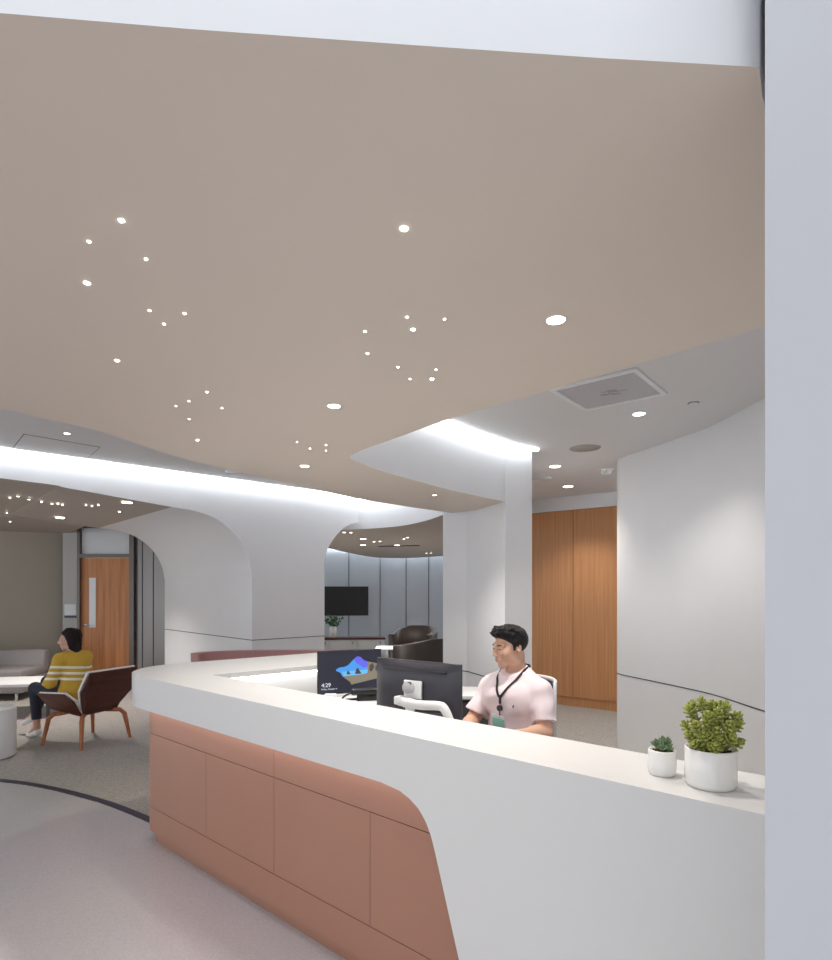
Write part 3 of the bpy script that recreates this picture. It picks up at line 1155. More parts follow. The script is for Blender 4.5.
text_mesh('clock_text', '4:29', 0.034, E_TXT, scr, (-sw / 2 + 0.015, -0.0035, zc - 0.088), (math.pi / 2, 0, 0))
text_mesh('date_text', 'Friday, October 4', 0.0135, E_TXT, scr, (-sw / 2 + 0.015, -0.0035, zc - 0.106), (math.pi / 2, 0, 0))
mb = MB()
mb.box((0.0, 0.05, ZR - ZD + 0.10), (0.05, 0.02, 0.20), 0, 0.006)
mb.box((0.0, 0.035, zc - 0.06), (0.10, 0.03, 0.10), 0, 0.006)
mb.build('stand_neck', M_ARM, mon)
mb = MB()
mb.box((0.0, 0.03, ZR - ZD + 0.006), (0.20, 0.13, 0.012), 0, 0.004)
mb.build('stand_base', M_ARM, mon)
ZR = 0.905
rs = thing('monitor_riser', 'low white riser box on the desk carrying the lit monitor', 'riser', (-0.385, 3.60, ZD), ang)
mb = MB()
mb.box((0, 0, ZR - ZD - .01), (.56, .42, .02), 0, .004)
mb.build('riser_top', M_ARM, rs)
for sx in (-1, 1):
    mb = MB()
    mb.box((sx * .26, 0, (ZR - ZD - .02) / 2), (.02, .40, ZR - ZD - .02))
    mb.build('riser_side', M_ARM, rs)
# black docking device, raised white box and cable near that monitor
t = thing('desk_device', 'black boxy desk device lying in front of the lit monitor', 'device', (-0.29, 3.50, ZR), math.radians(10))
mb = MB()
mb.box((0, 0, 0.055), (0.19, 0.05, 0.035), 0, 0.008)
mb.build('device_body', M_BLACK, t)
mb = MB()
mb.box((0, 0.01, 0.019), (0.12, 0.05, 0.038), 0, 0.004)
mb.build('device_foot', M_BLACK, t)
mb = MB()
mb.tube(smooth_path([(-0.09, 0, 0.05), (-0.13, -0.01, 0.035), (-0.15, 0.0, 0.010), (-0.11, 0.02, 0.007), (-0.06, 0.03, 0.007)], 6), 0.006, 8)
mb.build('device_cable', M_BLACK, t)
t = tag(MB().box((0, 0, 0.025), (0.07, 0.05, 0.05), 0, 0.006).build('small_box', M_ARM), 'small white box on the desk left below the lit monitor', 'box')
t.location = (-0.50, 3.44, ZR)
t = tag(MB().box((0, 0, 0.038), (0.04, 0.04, 0.075), 0, 0.006).build('small_box', M_ARM), 'small white box on the desk beside the black device, right of the lit monitor', 'box')
t.location = (-0.175, 3.545, ZR)

# monitor seen from behind, on a white arm
ml, mr = Vector((-0.198, 3.03)), Vector((0.212, 2.72))
ang, wd = frame_from(ml, mr)
mc = (ml + mr) / 2
hm = 0.335
mon = thing('monitor', 'dark grey monitor seen from behind on a white arm, in front of the man', 'monitor', (mc.x, mc.y, ZD), ang)
ztop = 1.215 - ZD
zc = ztop - hm / 2
b = bmesh.new()
bmesh.ops.create_cube(b, size=1)
mb = MB()
mb.box((0, 0.0, zc), (wd, 0.016, hm), 0, 0.004)
# pillow-shaped back towards the camera (-Y)
W2, H2 = wd / 2 - 0.004, hm / 2 - 0.004
prof_b = []
N = 14
vv, fc = [], []
for j in range(N + 1):
    for i in range(N + 1):
        u, v = -1 + 2 * i / N, -1 + 2 * j / N
        e = (1 - abs(u) ** 3) * (1 - abs(v) ** 3)
        vv.append((u * W2, -0.008 - 0.034 * min(1, 1.4 * e) ** 0.7, zc + v * H2))
for j in range(N):
    for i in range(N):
        a = j * (N + 1) + i
        fc.append((a, a + 1, a + N + 2, a + N + 1))
mb.add(vv, fc, 0, True)
mb.build('monitor_shell', M_MON, mon)
mb = MB()
mb.box((0.0, -0.030, zc + hm * 0.37), (wd * 0.74, 0.012, 0.010), 0, 0.002)
mb.build('vent_slot', M_BLACK, mon)
mb = MB()
mb.box((0, 0.009, zc), (wd - 0.012, 0.003, hm - 0.02))
mb.build('screen', E_SCRN, mon)
ax = 0.012
mb = MB()
mb.tube(smooth_path([(ax - 0.02, -0.09, zc - 0.025), (ax + 0.09, -0.105, zc - 0.022), (ax + 0.19, -0.115, zc - 0.012), (ax + 0.225, -0.115, zc - 0.022), (ax + 0.25, -0.108, zc - 0.075), (ax + 0.256, -0.105, zc - 0.12)], 6), [0.023 - 0.00015 * i for i in range(31)], 14)
arm = mb.build('mount_arm', M_ARM, mon)
arm['label'] = 'white jointed mounting arm'
mb = MB()
mb.box((ax, -0.052, zc + 0.035), (0.105, 0.012, 0.085), 0, 0.003)
for sx in (-0.04, 0.04):
    for sz_ in (-0.03, 0.03):
        mb.lathe([(0.005, 0.0), (0.005, 0.003)], (ax + sx, -0.058, zc + 0.035 + sz_), 8)
mb.build('mount_plate', M_ARM, arm)
mb = MB()
mb.tube([(ax - 0.012, -0.05, zc + 0.045), (ax - 0.012, -0.085, zc + 0.045)], 0.028, 20)
mb.build('tilt_hub', M_CHROME, arm)
mb = MB()
mb.tube([(ax - 0.055, -0.085, zc - 0.02), (ax + 0.02, -0.09, zc - 0.024)], 0.024, 16)
mb.box((ax - 0.055, -0.08, zc - 0.018), (0.045, 0.05, 0.04), 0, 0.006)
mb.build('elbow_block', M_ARM, arm)
mb = MB()
mb.tube(smooth_path([(ax + 0.02, -0.083, zc - 0.05), (ax + 0.10, -0.08, zc - 0.068), (ax + 0.2, -0.09, zc - 0.062), (ax + 0.245, -0.09, zc - 0.13)], 6), 0.009, 8)
mb.build('cable', M_DKGREY, arm)
mb = MB()
mb.tube([(ax + 0.256, -0.105, zc - 0.11), (ax + 0.256, -0.105, 0.03)], 0.02, 16)
mb.build('post', M_ARM, arm)
mb = MB()
mb.box((ax + 0.256, -0.105, 0.015), (0.09, 0.09, 0.03), 0, 0.006)
mb.build('clamp_base', M_ARM, arm)
mb = MB()
mb.prism([(ax - 0.005, 0), (ax + 0.05, 0), (ax + 0.035, -0.05), (ax + 0.005, -0.05)], -0.11, -0.095, 0, False, None, Matrix(((1, 0, 0, 0), (0, 0, 1, 0), (0, 1, 0, zc - 0.03), (0, 0, 0, 1))))
mb.build('tool_holder', M_ARM, arm)
# keyboard in front of the man
kb = thing('keyboard', 'dark keyboard on the white desk between the man and the dark monitor', 'keyboard', (0.18, 3.02, ZD), ang + math.pi)
mb = MB()
mb.box((0, 0, 0.009), (0.40, 0.13, 0.018), 0, 0.004)
mb.build('keyboard_body', M_DKGREY, kb)
mb = MB()
for r_ in range(5):
    for k in range(14):
        mb.box((-0.18 + k * 0.0277, -0.048 + r_ * 0.024, 0.020), (0.023, 0.019, 0.006), 0, 0.0015, 0, 1)
mb.build('keys', M_BLACK, kb)

# ------------------------------------------------------------------ potted succulents
p = pz(709, 782, ZT)


def pot(root, r, h, soil):
    mb = MB()
    mb.lathe([(r * 0.86, 0.0), (r * 0.96, 0.004), (r, 0.012), (r, h - 0.003), (r - 0.003, h), (r - 0.007, h - 0.002), (r - 0.008, soil - 0.004), (r * 0.5, soil - 0.006)], n=48)
    mb.build('pot', M_POT, root)
    mb = MB()
    mb.lathe([(r - 0.0075, soil - 0.01), (r - 0.0075, soil), (r * 0.5, soil + 0.004), (0.001, soil + 0.005)], n=32)
    rnd = random.Random(3)
    for k in range(46):
        a, q = rnd.uniform(0, 6.28), (r - 0.012) * math.sqrt(rnd.random())
        mb.ell((q * math.cos(a), q * math.sin(a), soil + 0.003), [rnd.uniform(.002, .005) for _ in range(3)], None, 0, 1)
    mb.build('soil', M_SOIL, root)


def leaf_shape(mb, base, d, L, wl, th, up):
    """fat obovate succulent leaf"""
    d = d.normalized()
    side = d.cross(up)
    if side.length < 1e-3:
        side = d.cross(Vector((1, 0, 0)))
    side.normalize()
    nrm = side.cross(d)
    R = Matrix((side, d, nrm)).transposed()
    b = bmesh.new()
    bmesh.ops.create_icosphere(b, subdivisions=2, radius=1)
    for v in b.verts:
        y = (v.co.y + 1) / 2
        tap = 0.45 + 0.62 * y ** 0.8
        v.co.x *= tap * wl / 2
        v.co.z *= tap * th / 2
        v.co.z += 0.10 * L * y * y
        v.co.y = y * L
    mb.bm(b, 0, True, Matrix.Translation(base) @ R.to_4x4())


big = thing('potted_succulent', 'big yellow-green jade plant in a wide white pot on the counter', 'potted plant', (0.731, 1.462, ZT))
pot(big, 0.0595, 0.095, 0.085)
rnd = random.Random(11)
stems, leaves = MB(), MB()
tips = [(-0.052, 0.0, 0.118), (-0.048, -0.03, 0.150), (-0.044, 0.02, 0.178), (-0.030, -0.035, 0.128), (-0.022, -0.03, 0.172), (-0.020, 0.0, 0.200), (-0.030, 0.03, 0.190),
        (-0.004, -0.045, 0.140), (0.002, -0.035, 0.112), (0.006, -0.03, 0.178), (0.012, 0.01, 0.192), (0.026, -0.02, 0.196), (0.030, 0.02, 0.186), (0.022, -0.045, 0.155), (0.030, -0.045, 0.122),
        (0.046, -0.02, 0.150), (0.050, 0.0, 0.128), (0.044, 0.01, 0.168), (0.066, 0.0, 0.168), (0.070, -0.005, 0.150), (0.052, -0.035, 0.110), (0.01, 0.04, 0.17), (-0.02, 0.05, 0.15), (0.04, 0.045, 0.15), (-0.05, 0.02, 0.14), (-0.045, -0.02, 0.100), (0.0, -0.02, 0.155), (-0.012, -0.048, 0.105)]
ax_, ay_ = (Vector((1, 0, 0)), Vector((0, 1, 0)))
for tp in tips:
    tip = Vector((tp[0], tp[1], tp[2] + .006)) + Vector((rnd.uniform(-.003, .003), rnd.uniform(-.003, .003), rnd.uniform(-.003, .003)))
    base = Vector((tip.x * 0.35, tip.y * 0.35, 0.078))
    mid = base.lerp(tip, 0.5) + Vector((0, 0, 0.008))
    path = smooth_path([base, mid, tip], 4)
    stems.tube(path, [0.0055 - 0.0025 * i / (len(path) - 1) for i in range(len(path))], 7)
    dd = (tip - mid).normalized()
    dd = (dd + Vector((tip.x * 6, tip.y * 6, 0.5)).normalized() * 0.7).normalized()
    q = Vector((1, 0, 0)) if abs(dd.x) < 0.8 else Vector((0, 1, 0))
    e1 = dd.cross(q).normalized()
    e2 = dd.cross(e1)
    for ring, nl, tilt, L in ((0, 4, 0.30, 0.015), (1, 6, 0.75, 0.019), (2, 6, 1.15, 0.020), (3, 5, 1.5, 0.018)):
        for k in range(nl):
            a = 2 * math.pi * (k + 0.5 * ring + rnd.uniform(-.1, .1)) / nl + ring
            dv = dd * math.cos(tilt) + (e1 * math.cos(a) + e2 * math.sin(a)) * math.sin(tilt)
            leaf_shape(leaves, tip - dd * 0.006 * ring, dv, L * rnd.uniform(.85, 1.12), 0.0098, 0.0066, dd)
stems.build('stems', M_STEM, big)
leaves.build('foliage', M_LEAFY, big)
small = thing('potted_succulent', 'small dark green succulent in a little white pot on the counter', 'potted plant', (0.649, 1.553, ZT))
pot(small, 0.0352, 0.066, 0.060)
leaves, stems = MB(), MB()
for cx_, cy_, cz_, sc_, ring_n in ((0, 0, 0.070, 1.2, 4), (0.012, -0.006, 0.084, 0.9, 3), (-0.015, 0.004, 0.074, 1.0, 3), (0.006, 0.014, 0.078, 1., 3), (0.019, 0.006, 0.070, .95, 3), (-0.006, -0.018, 0.068, .95, 3), (0.012, -0.018, 0.068, .9, 3)):
    c0 = Vector((cx_, cy_, cz_))
    stems.tube([(cx_ * .6, cy_ * .6, 0.055), c0], 0.003, 6)
    for ring in range(ring_n):
        nl = 4 + ring * 2
        tilt = 0.2 + 0.33 * ring
        for k in range(nl):
            a = 2 * math.pi * (k + 0.5 * ring) / nl
            dv = Vector((math.sin(tilt) * math.cos(a), math.sin(tilt) * math.sin(a), math.cos(tilt)))
            leaf_shape(leaves, c0 - Vector((0, 0, 0.002 * ring)), dv, 0.019 * sc_ * rnd.uniform(.85, 1.15), 0.0075 * sc_, 0.0045 * sc_, Vector((0, 0, 1)))
stems.build('stems', M_STEM, small)
leaves.build('foliage', M_LEAFD, small)

# ------------------------------------------------------------------ SDF bodies
class Field:
    def __init__(s, lo, hi, h):
        s.lo = np.array(lo, np.float32)
        s.h = h
        s.n = np.ceil((np.array(hi) - np.array(lo)) / h).astype(int) + 1
        s.F = np.full(s.n, 0.3, np.float32)
        s.ax = [s.lo[i] + h * np.arange(s.n[i], dtype=np.float32) for i in range(3)]

    def sub(s, lo, hi):
        a = np.clip(np.floor((np.array(lo) - s.lo) / s.h).astype(int), 0, s.n)
        b = np.clip(np.ceil((np.array(hi) - s.lo) / s.h).astype(int) + 1, 0, s.n)
        sl = tuple(slice(int(x), int(y)) for x, y in zip(a, b))
        X = s.ax[0][sl[0]][:, None, None]
        Y = s.ax[1][sl[1]][None, :, None]
        Z = s.ax[2][sl[2]][None, None, :]
        return sl, X, Y, Z

    def _mix(s, sl, d, k, op):
        f = s.F[sl]
        if op == '+':
            if k > 0:
                hh = np.clip(0.5 + 0.5 * (f - d) / k, 0, 1)
                s.F[sl] = f + (d - f) * hh - k * hh * (1 - hh)
            else:
                s.F[sl] = np.minimum(f, d)
        else:
            if k > 0:
                hh = np.clip(0.5 - 0.5 * (f + d) / k, 0, 1)
                s.F[sl] = f + (-d - f) * hh + k * hh * (1 - hh)
            else:
                s.F[sl] = np.maximum(f, -d)

    def cone(s, a, b, ra, rb, k=0.015, op='+', cap=False, grow=0.0, flat=1.0):
        a, b = np.array(a, np.float32), np.array(b, np.float32)
        ra, rb = ra + grow, rb + grow
        m = max(ra, rb) + k + 3 * s.h
        sl, X, Y, Z = s.sub(np.minimum(a, b) - m, np.maximum(a, b) + m)
        ab = b - a
        L2 = float(ab @ ab) + 1e-9
        t = ((X - a[0]) * ab[0] + (Y - a[1]) * ab[1] + (Z - a[2]) * ab[2]) / L2
        tc = np.clip(t, 0, 1)
        d = np.sqrt((X - a[0] - tc * ab[0]) ** 2 + (Y - a[1] - tc * ab[1]) ** 2 + (Z - a[2] - tc * ab[2]) ** 2) - (ra + (rb - ra) * tc)
        if cap:
            d = np.maximum(d, (t - 1) * math.sqrt(L2))
        s._mix(sl, d, k, op)

    def ell(s, c, r, R=None, k=0.015, op='+', grow=0.0):
        c = np.array(c, np.float32)
        r = np.array(r, np.float32) + grow
        m = float(r.max()) + k + 3 * s.h
        sl, X, Y, Z = s.sub(c - m, c + m)
        x, y, z = X - c[0], Y - c[1], Z - c[2]
        if R is not None:
            R = np.array(R)
            x, y, z = (R[0, 0] * x + R[1, 0] * y + R[2, 0] * z, R[0, 1] * x + R[1, 1] * y + R[2, 1] * z, R[0, 2] * x + R[1, 2] * y + R[2, 2] * z)
        k0 = np.sqrt((x / r[0]) ** 2 + (y / r[1]) ** 2 + (z / r[2]) ** 2) + 1e-6
        k1 = np.sqrt((x / r[0] ** 2) ** 2 + (y / r[1] ** 2) ** 2 + (z / r[2] ** 2) ** 2) + 1e-6
        s._mix(sl, k0 * (k0 - 1) / k1, k, op)

    def clip(s, p, nrm, k=0.0):
        nrm = np.array(nrm, float) / np.linalg.norm(nrm)
        X, Y, Z = s.ax[0][:, None, None], s.ax[1][None, :, None], s.ax[2][None, None, :]
        d = (X - p[0]) * nrm[0] + (Y - p[1]) * nrm[1] + (Z - p[2]) * nrm[2]
        s.F = np.maximum(s.F, d.astype(np.float32))

    def wave(s, amp, f, seed):
        r_ = np.random.RandomState(seed)
        X, Y, Z = s.ax[0][:, None, None], s.ax[1][None, :, None], s.ax[2][None, None, :]
        for _ in range(4):
            d = r_.normal(size=3)
            d = d / np.linalg.norm(d) * f * r_.uniform(0.6, 1.5)
            s.F += (amp / 2 * np.sin(X * d[0] + Y * d[1] + Z * d[2] + r_.uniform(0, 6))).astype(np.float32)

    def build(s, name, mats, parent, smooth_it=1):
        F, h = s.F, s.h
        neg = F < 0
        c8 = np.zeros(tuple(s.n - 1), np.int8)
        for i in (0, 1):
            for j in (0, 1):
                for k in (0, 1):
                    c8 += neg[i:F.shape[0] - 1 + i, j:F.shape[1] - 1 + j, k:F.shape[2] - 1 + k]
        act = np.argwhere((c8 > 0) & (c8 < 8))
        idx = -np.ones(c8.shape, np.int64)
        idx[act[:, 0], act[:, 1], act[:, 2]] = np.arange(len(act))
        pos = np.zeros((len(act), 3))
        cnt = np.zeros(len(act))
        corners = [(i, j, k) for i in (0, 1) for j in (0, 1) for k in (0, 1)]
        val = {c: F[act[:, 0] + c[0], act[:, 1] + c[1], act[:, 2] + c[2]] for c in corners}
        for a in corners:
            for d in range(3):
                if a[d] == 0:
                    b = list(a)
                    b[d] = 1
                    b = tuple(b)
                    fa, fb = val[a], val[b]
                    x = (fa < 0) != (fb < 0)
                    t = np.where(x, fa / np.where(x, fa - fb, 1), 0)
                    e = np.array(a, float)[None] + t[:, None] * (np.array(b) - np.array(a))[None]
                    pos += e * x[:, None]
                    cnt += x
        pos = (act + pos / cnt[:, None]) * h + s.lo
        faces = []
        for d in range(3):
            e1, e2 = (d + 1) % 3, (d + 2) % 3
            sh = [slice(None)] * 3
            s0, s1 = sh.copy(), sh.copy()
            s0[d] = slice(0, -1)
            s1[d] = slice(1, None)
            n0, n1 = neg[tuple(s0)], neg[tuple(s1)]
            ed = np.argwhere(n0 != n1)
            ok = (ed[:, e1] > 0) & (ed[:, e2] > 0) & (ed[:, e1] < F.shape[e1] - 1) & (ed[:, e2] < F.shape[e2] - 1)
            ed = ed[ok]
            fl = n0[ed[:, 0], ed[:, 1], ed[:, 2]]

            def cell(o1, o2):
                q = ed.copy()
                q[:, e1] += o1
                q[:, e2] += o2
                return idx[q[:, 0], q[:, 1], q[:, 2]]
            qd = np.stack([cell(-1, -1), cell(0, -1), cell(0, 0), cell(-1, 0)], 1)
            qd[~fl] = qd[~fl][:, ::-1]
            faces.append(qd)
        faces = np.concatenate(faces)
        me = bpy.data.meshes.new(name)
        me.from_pydata(pos.tolist(), [], faces.tolist())
        me.polygons.foreach_set('use_smooth', [True] * len(me.polygons))
        for m in (mats if isinstance(mats, list) else [mats]):
            me.materials.append(m)
        me.update()
        o = bpy.data.objects.new(name, me)
        COL.objects.link(o)
        o.parent = parent
        if smooth_it:
            md = o.modifiers.new('smooth', 'SMOOTH')
            md.factor = 0.5
            md.iterations = smooth_it
        return o


class Head:
    """head frame: face looks along -Y; gives points in the person's frame"""
    def __init__(s, c, yaw=0.0, pitch=0.0, roll=0.0, k=1.0):
        s.c = Vector(c)
        s.R = (Matrix.Rotation(yaw, 3, 'Z') @ Matrix.Rotation(pitch, 3, 'X') @ Matrix.Rotation(roll, 3, 'Y'))
        s.k = k

    def __call__(s, *p):
        return s.c + s.R @ (Vector(p) * s.k)


def add_head(f, H, fem=False):
    k = H.k
    R = H.R
    j = 0.9 if fem else 1.0
    E = lambda c, r, kk=0.015, op='+': f.ell(H(*c), [x * k for x in r], R, kk, op)
    Cn = lambda a, b, ra, rb, kk=0.012: f.cone(H(*a), H(*b), ra * k, rb * k, kk)
    E((0, .018, .035), (.075, .094, .083))
    E((0, -.028, -.025), (.060 * j, .064, .085), .03)
    E((0, -.070, -.097), (.024 * j, .018, .018), .03)
    for sx in (-1, 1):
        E((sx * .047 * j, -.012, -.066), (.020, .035, .025), .03)
        E((sx * .040, -.066, -.022), (.022, .022, .022), .03)
        Cn((sx * .010, -.090, .027), (sx * .046, -.076, .027), .010, .009, .015)
        E((sx * .031, -.097, .008), (.017, .012, .010), .012, '-')
        E((sx * .031, -.080, .006), (.014, .013, .011), .004)
        E((sx * .077, .010, -.004), (.007, .019, .031), .006)
        E((sx * .081, .006, .0), (.004, .010, .016), .004, '-')
        E((sx * .011, -.100, -.030), (.008, .009, .007), .008)
    Cn((0, -.090, .018), (0, -.114, -.026), .007, .0105, .010)
    E((0, -.088, -.058), (.026, .012, .018), .015)
    E((0, -.0975, -.0545), (.020, .007, .0045), .004)
    E((0, -.0960, -.0645), (.017, .0075, .0055), .004)


def add_hand(f, wrist, knuck, side, normal, curl=0.5, sc_=1.0, thumb=1):
    """palm with four unequal bent fingers and a thumb; side = direction towards the thumb"""
    w, kn = Vector(wrist), Vector(knuck)
    d = (kn - w).normalized()
    sd_ = Vector(side)
    sd_ = (sd_ - d * sd_.dot(d)).normalized()
    nm = Vector(normal)
    nm = (nm - d * nm.dot(d) - sd_ * nm.dot(sd_)).normalized()
    for i, o_ in enumerate((.028, .010, -.009, -.027)):
        b = kn + sd_ * o_ * sc_ - d * (0.004 * abs(i - 1))
        f.cone(w + sd_ * o_ * 0.6 * sc_, b, .0135 * sc_, .0105 * sc_, .012)
        L = (.042, .047, .044, .034)[i] * sc_
        p1 = b + (d * math.cos(curl * .6) + nm * math.sin(curl * .6)) * L
        p2 = p1 + (d * math.cos(curl * 1.5) + nm * math.sin(curl * 1.5)) * L * .62
        p3 = p2 + (d * math.cos(curl * 2.1) + nm * math.sin(curl * 2.1)) * L * .45
        f.cone(b, p1, .0088 * sc_, .0080 * sc_, .003)
        f.cone(p1, p2, .0080 * sc_, .0074 * sc_, .002)
        f.cone(p2, p3, .0074 * sc_, .0062 * sc_, .002)
    t0 = w.lerp(kn, .3) + sd_ * .026 * sc_
    t1 = w.lerp(kn, .72) + sd_ * .050 * sc_ + nm * .012
    t2 = w.lerp(kn, 1.12) + sd_ * .056 * sc_ + nm * .024
    f.cone(t0, t1, .0135 * sc_, .0098 * sc_, .010)
    f.cone(t1, t2, .0098 * sc_, .0075 * sc_, .002)


def strands(f, H, n_, seed, region, length, direction, r0=.0055):
    r_ = random.Random(seed)
    for _ in range(n_):
        th, ph = r_.uniform(*region[0]), r_.uniform(*region[1])
        # th: azimuth from the face (-Y), ph: elevation
        d = Vector((math.sin(th) * math.cos(ph), -math.cos(th) * math.cos(ph), math.sin(ph)))
        p = Vector((d.x * .080, d.y * .099 + .02, d.z * .082 + .034))
        t = (d * direction[3] + Vector(direction[:3]) + Vector((r_.uniform(-.16, .16), r_.uniform(-.16, .16), r_.uniform(-.12, .12)))).normalized()
        f.cone(H(*p), H(*(p + t * length * r_.uniform(.6, 1.1))), r0, .0022, .008)


# ------------------------------------------------------------------ the seated man
MAN = (0.565, 3.36)
man = thing('person', 'man in pale pink t-shirt and black lanyard seated behind the counter', 'person', (MAN[0], MAN[1], 0), math.radians(-46))
Hm = Head((-.012, -.035, 1.238), math.radians(-17), math.radians(8), 0, .97)
f = Field((-.46, -.70, .0), (.42, .26, 1.42), .0055)
SHL, SHR = (.176, .005, .990), (-.172, .005, .990)
ELL, WRL, KNL = (.232, -.045, .795), (.16, -.275, .802), (.135, -.36, .800)
ELR, WRR, KNR = (-.232, -.110, .790), (-.10, -.315, .802), (-.055, -.39, .800)


def trunk(f, g=0.0):
    f.ell((0, .0, .60), (.170, .115, .13), None, .05, '+', g)
    f.ell((0, -.005, .76), (.150, .105, .16), None, .05, '+', g)
    f.ell((0, -.008, .93), (.175, .112, .135), None, .05, '+', g)
    for sx in (-1, 1):
        f.cone((sx * .05, 0, 1.050), (sx * .168, .005, .992), .055, .056, .05, '+', False, g)
        f.ell((sx * .075, -.075, .955), (.075, .04, .06), None, .04, '+', g)


trunk(f)
f.cone((0, .020, 1.02), Hm(0, .038, -.060), .060, .047, .025)
f.cone(Hm(0, .038, -.060), Hm(0, .036, .0), .047, .048, .01)
for sh_, el_, wr_, kn_, sx in ((SHL, ELL, WRL, KNL, 1), (SHR, ELR, WRR, KNR, -1)):
    f.cone(sh_, el_, .054, .040, .03)
    f.cone(el_, wr_, .041, .027, .015)
    f.ell(Vector(el_).lerp(Vector(wr_), .25), (.042, .042, .040), None, .03)
    add_hand(f, wr_, kn_, (-sx, -.3, 0), (0, 0, -1), .35)
for sx in (-1, 1):
    hp, kn_, an = Vector((sx * .09, -.03, .56)), Vector((sx * .11, -.44, .53)), Vector((sx * .11, -.42, .10))
    f.cone(hp, kn_, .082, .058, .04)
    f.cone(kn_, an, .056, .040, .02)
    f.cone(an, (an.x, an.y - .12, .045), .038, .032, .02)
add_head(f, Hm)
f.build('body', M_SKIN, man)
# t-shirt
f = Field((-.40, -.30, .48), (.36, .24, 1.14), .0055)
trunk(f, .010)
for sh_, el_ in ((SHL, ELL), (SHR, ELR)):
    e = Vector(sh_).lerp(Vector(el_), .74)
    f.cone(sh_, e, .064, .066, .03, '+', True)
f.cone((0, .02, 1.02), (0, .004, 1.11), .085, .066, .05)
for sx in (-1, 1):
    f.cone((sx * .04, .015, 1.085), (sx * .15, .008, 1.015), .038, .045, .04)
f.wave(.0045, 42, 4)
f.clip((0, 0, 1.118), (0, -.46, 1))
f.cone((0, .016, 1.03), Hm(0, .030, -.060), .0585, .057, .0, '-')
f.clip((0, 0, .52), (0, 0, -1))
shirt = f.build('t_shirt', M_SHIRT, man)
f = Field((-.22, -.56, .0), (.22, .20, .74), .008)
f.ell((0, .0, .58), (.178, .123, .12), None, .04)
for sx in (-1, 1):
    f.cone((sx * .09, -.03, .56), (sx * .11, -.44, .53), .092, .068, .04)
    f.cone((sx * .11, -.44, .53), (sx * .11, -.42, .09), .066, .055, .02, '+', True)
f.build('trousers', M_TROUSER, man)
f = Field((-.2, -.62, .0), (.2, -.3, .14), .006)
for sx in (-1, 1):
    f.cone((sx * .11, -.40, .05), (sx * .115, -.55, .042), .044, .038, .02)
f.clip((0, 0, .004), (0, 0, -1))
f.build('shoes', M_DARKSHOE, man)
# hair
f = Field(Hm.c - Vector((.14, .16, .14)), Hm.c + Vector((.14, .16, .18)), .0035)
f.ell(Hm(0, .022, .036), (.0815, .100, .083), Hm.R, .01)
strands(f, Hm, 260, 5, ((-3.14, 3.14), (.40, 1.5)), .040, (.15, -1.0, .02, .42), .0070)
strands(f, Hm, 70, 6, ((-.75, .75), (.42, .95)), .044, (.15, -.9, .40, .5), .0068)
p0, nn = Hm(0, -.070, .064), Hm.R @ Vector((0, -.66, -.75))
Fk = f.F.copy()
f.clip(p0, nn)
f.F = np.where(f.F > 0, np.maximum(Fk, f.F), f.F)
# quiff hangs over the forehead edge
strands(f, Hm, 90, 8, ((-.95, .95), (.55, 1.1)), .056, (.1, -1.0, .22, .40), .0080)
for sx in (-1, 1):
    f.cone(Hm(sx * .072, -.012, .035), Hm(sx * .0725, -.020, -.008), .012, .006, .01)
f.clip(Hm(0, 0, -.062), Hm.R @ Vector((0, .15, -1)))
f.build('hair', M_HAIR, man)


def bvh_of(o):
    dg = bpy.context.evaluated_depsgraph_get()
    bpy.context.view_layer.update()
    me = o.evaluated_get(dg).data
    return BVHTree.FromPolygons([v.co.copy() for v in me.vertices], [tuple(p.vertices) for p in me.polygons])


def ribbon(name, pts, wdt, th, m, parent, bvh, off_=.004):
    """flat strap laid on the front of a garment; pts are (x, z) or full points"""
    out = []
    for p in pts:
        if len(p) == 2:
            h = bvh.ray_cast(Vector((p[0], -1, p[1])), Vector((0, 1, 0)))
            q, nq = (h[0], h[1]) if h[0] is not None else (Vector((p[0], -.1, p[1])), Vector((0, -1, 0)))
            out.append((q + nq * off_, nq))
        else:
            out.append((Vector(p[:3]), Vector(p[3:]).normalized()))
    mb = MB()
    vs, fs = [], []
    for i, (p, nq) in enumerate(out):
        d = (out[min(i + 1, len(out) - 1)][0] - out[max(i - 1, 0)][0]).normalized()
        sd_ = d.cross(nq).normalized() * wdt / 2
        vs += [p - sd_, p + sd_, p + sd_ + nq * th, p - sd_ + nq * th]
    for i in range(len(out) - 1):
        a, b = 4 * i, 4 * i + 4
        for k in range(4):
            fs.append((a + k, b + k, b + (k + 1) % 4, a + (k + 1) % 4))
    fs += [(0, 1, 2, 3), (4 * len(out) - 1, 4 * len(out) - 2, 4 * len(out) - 3, 4 * len(out) - 4)]
    mb.add(vs, fs, 0, False)
    return mb.build(name, m, parent)


bv = bvh_of(shirt)
zV = .968
left_s = [(0.004 + .060 * t ** .9, zV + (1.062 - zV) * t) for t in np.linspace(0, 1, 9)]
right_s = [(-0.004 - .060 * t ** .9, zV + (1.062 - zV) * t) for t in np.linspace(0, 1, 9)]
over_l = [(.074, -.052, 1.088, .5, -.6, .6), (.079, -.022, 1.112, .7, -.3, .6), (.078, .012, 1.124, .8, 0, .6), (.058, .066, 1.130, .5, .7, .5), (0, .092, 1.130, 0, 1, .4)]
over_r = [(-x, y, z, -nx, ny, nz) for x, y, z, nx, ny, nz in over_l]
lany = ribbon('lanyard', left_s + over_l + over_r[::-1][1:] + right_s[::-1], .014, .002, M_LANY, man, bv)
h = bv.ray_cast(Vector((0, -1, .935)), Vector((0, 1, 0)))[0]
mb = MB()
mb.box(h + Vector((0, -.008, .02)), (.012, .008, .05), 0, .002)
R_ = Matrix.Rotation(math.pi / 2, 4, 'X')
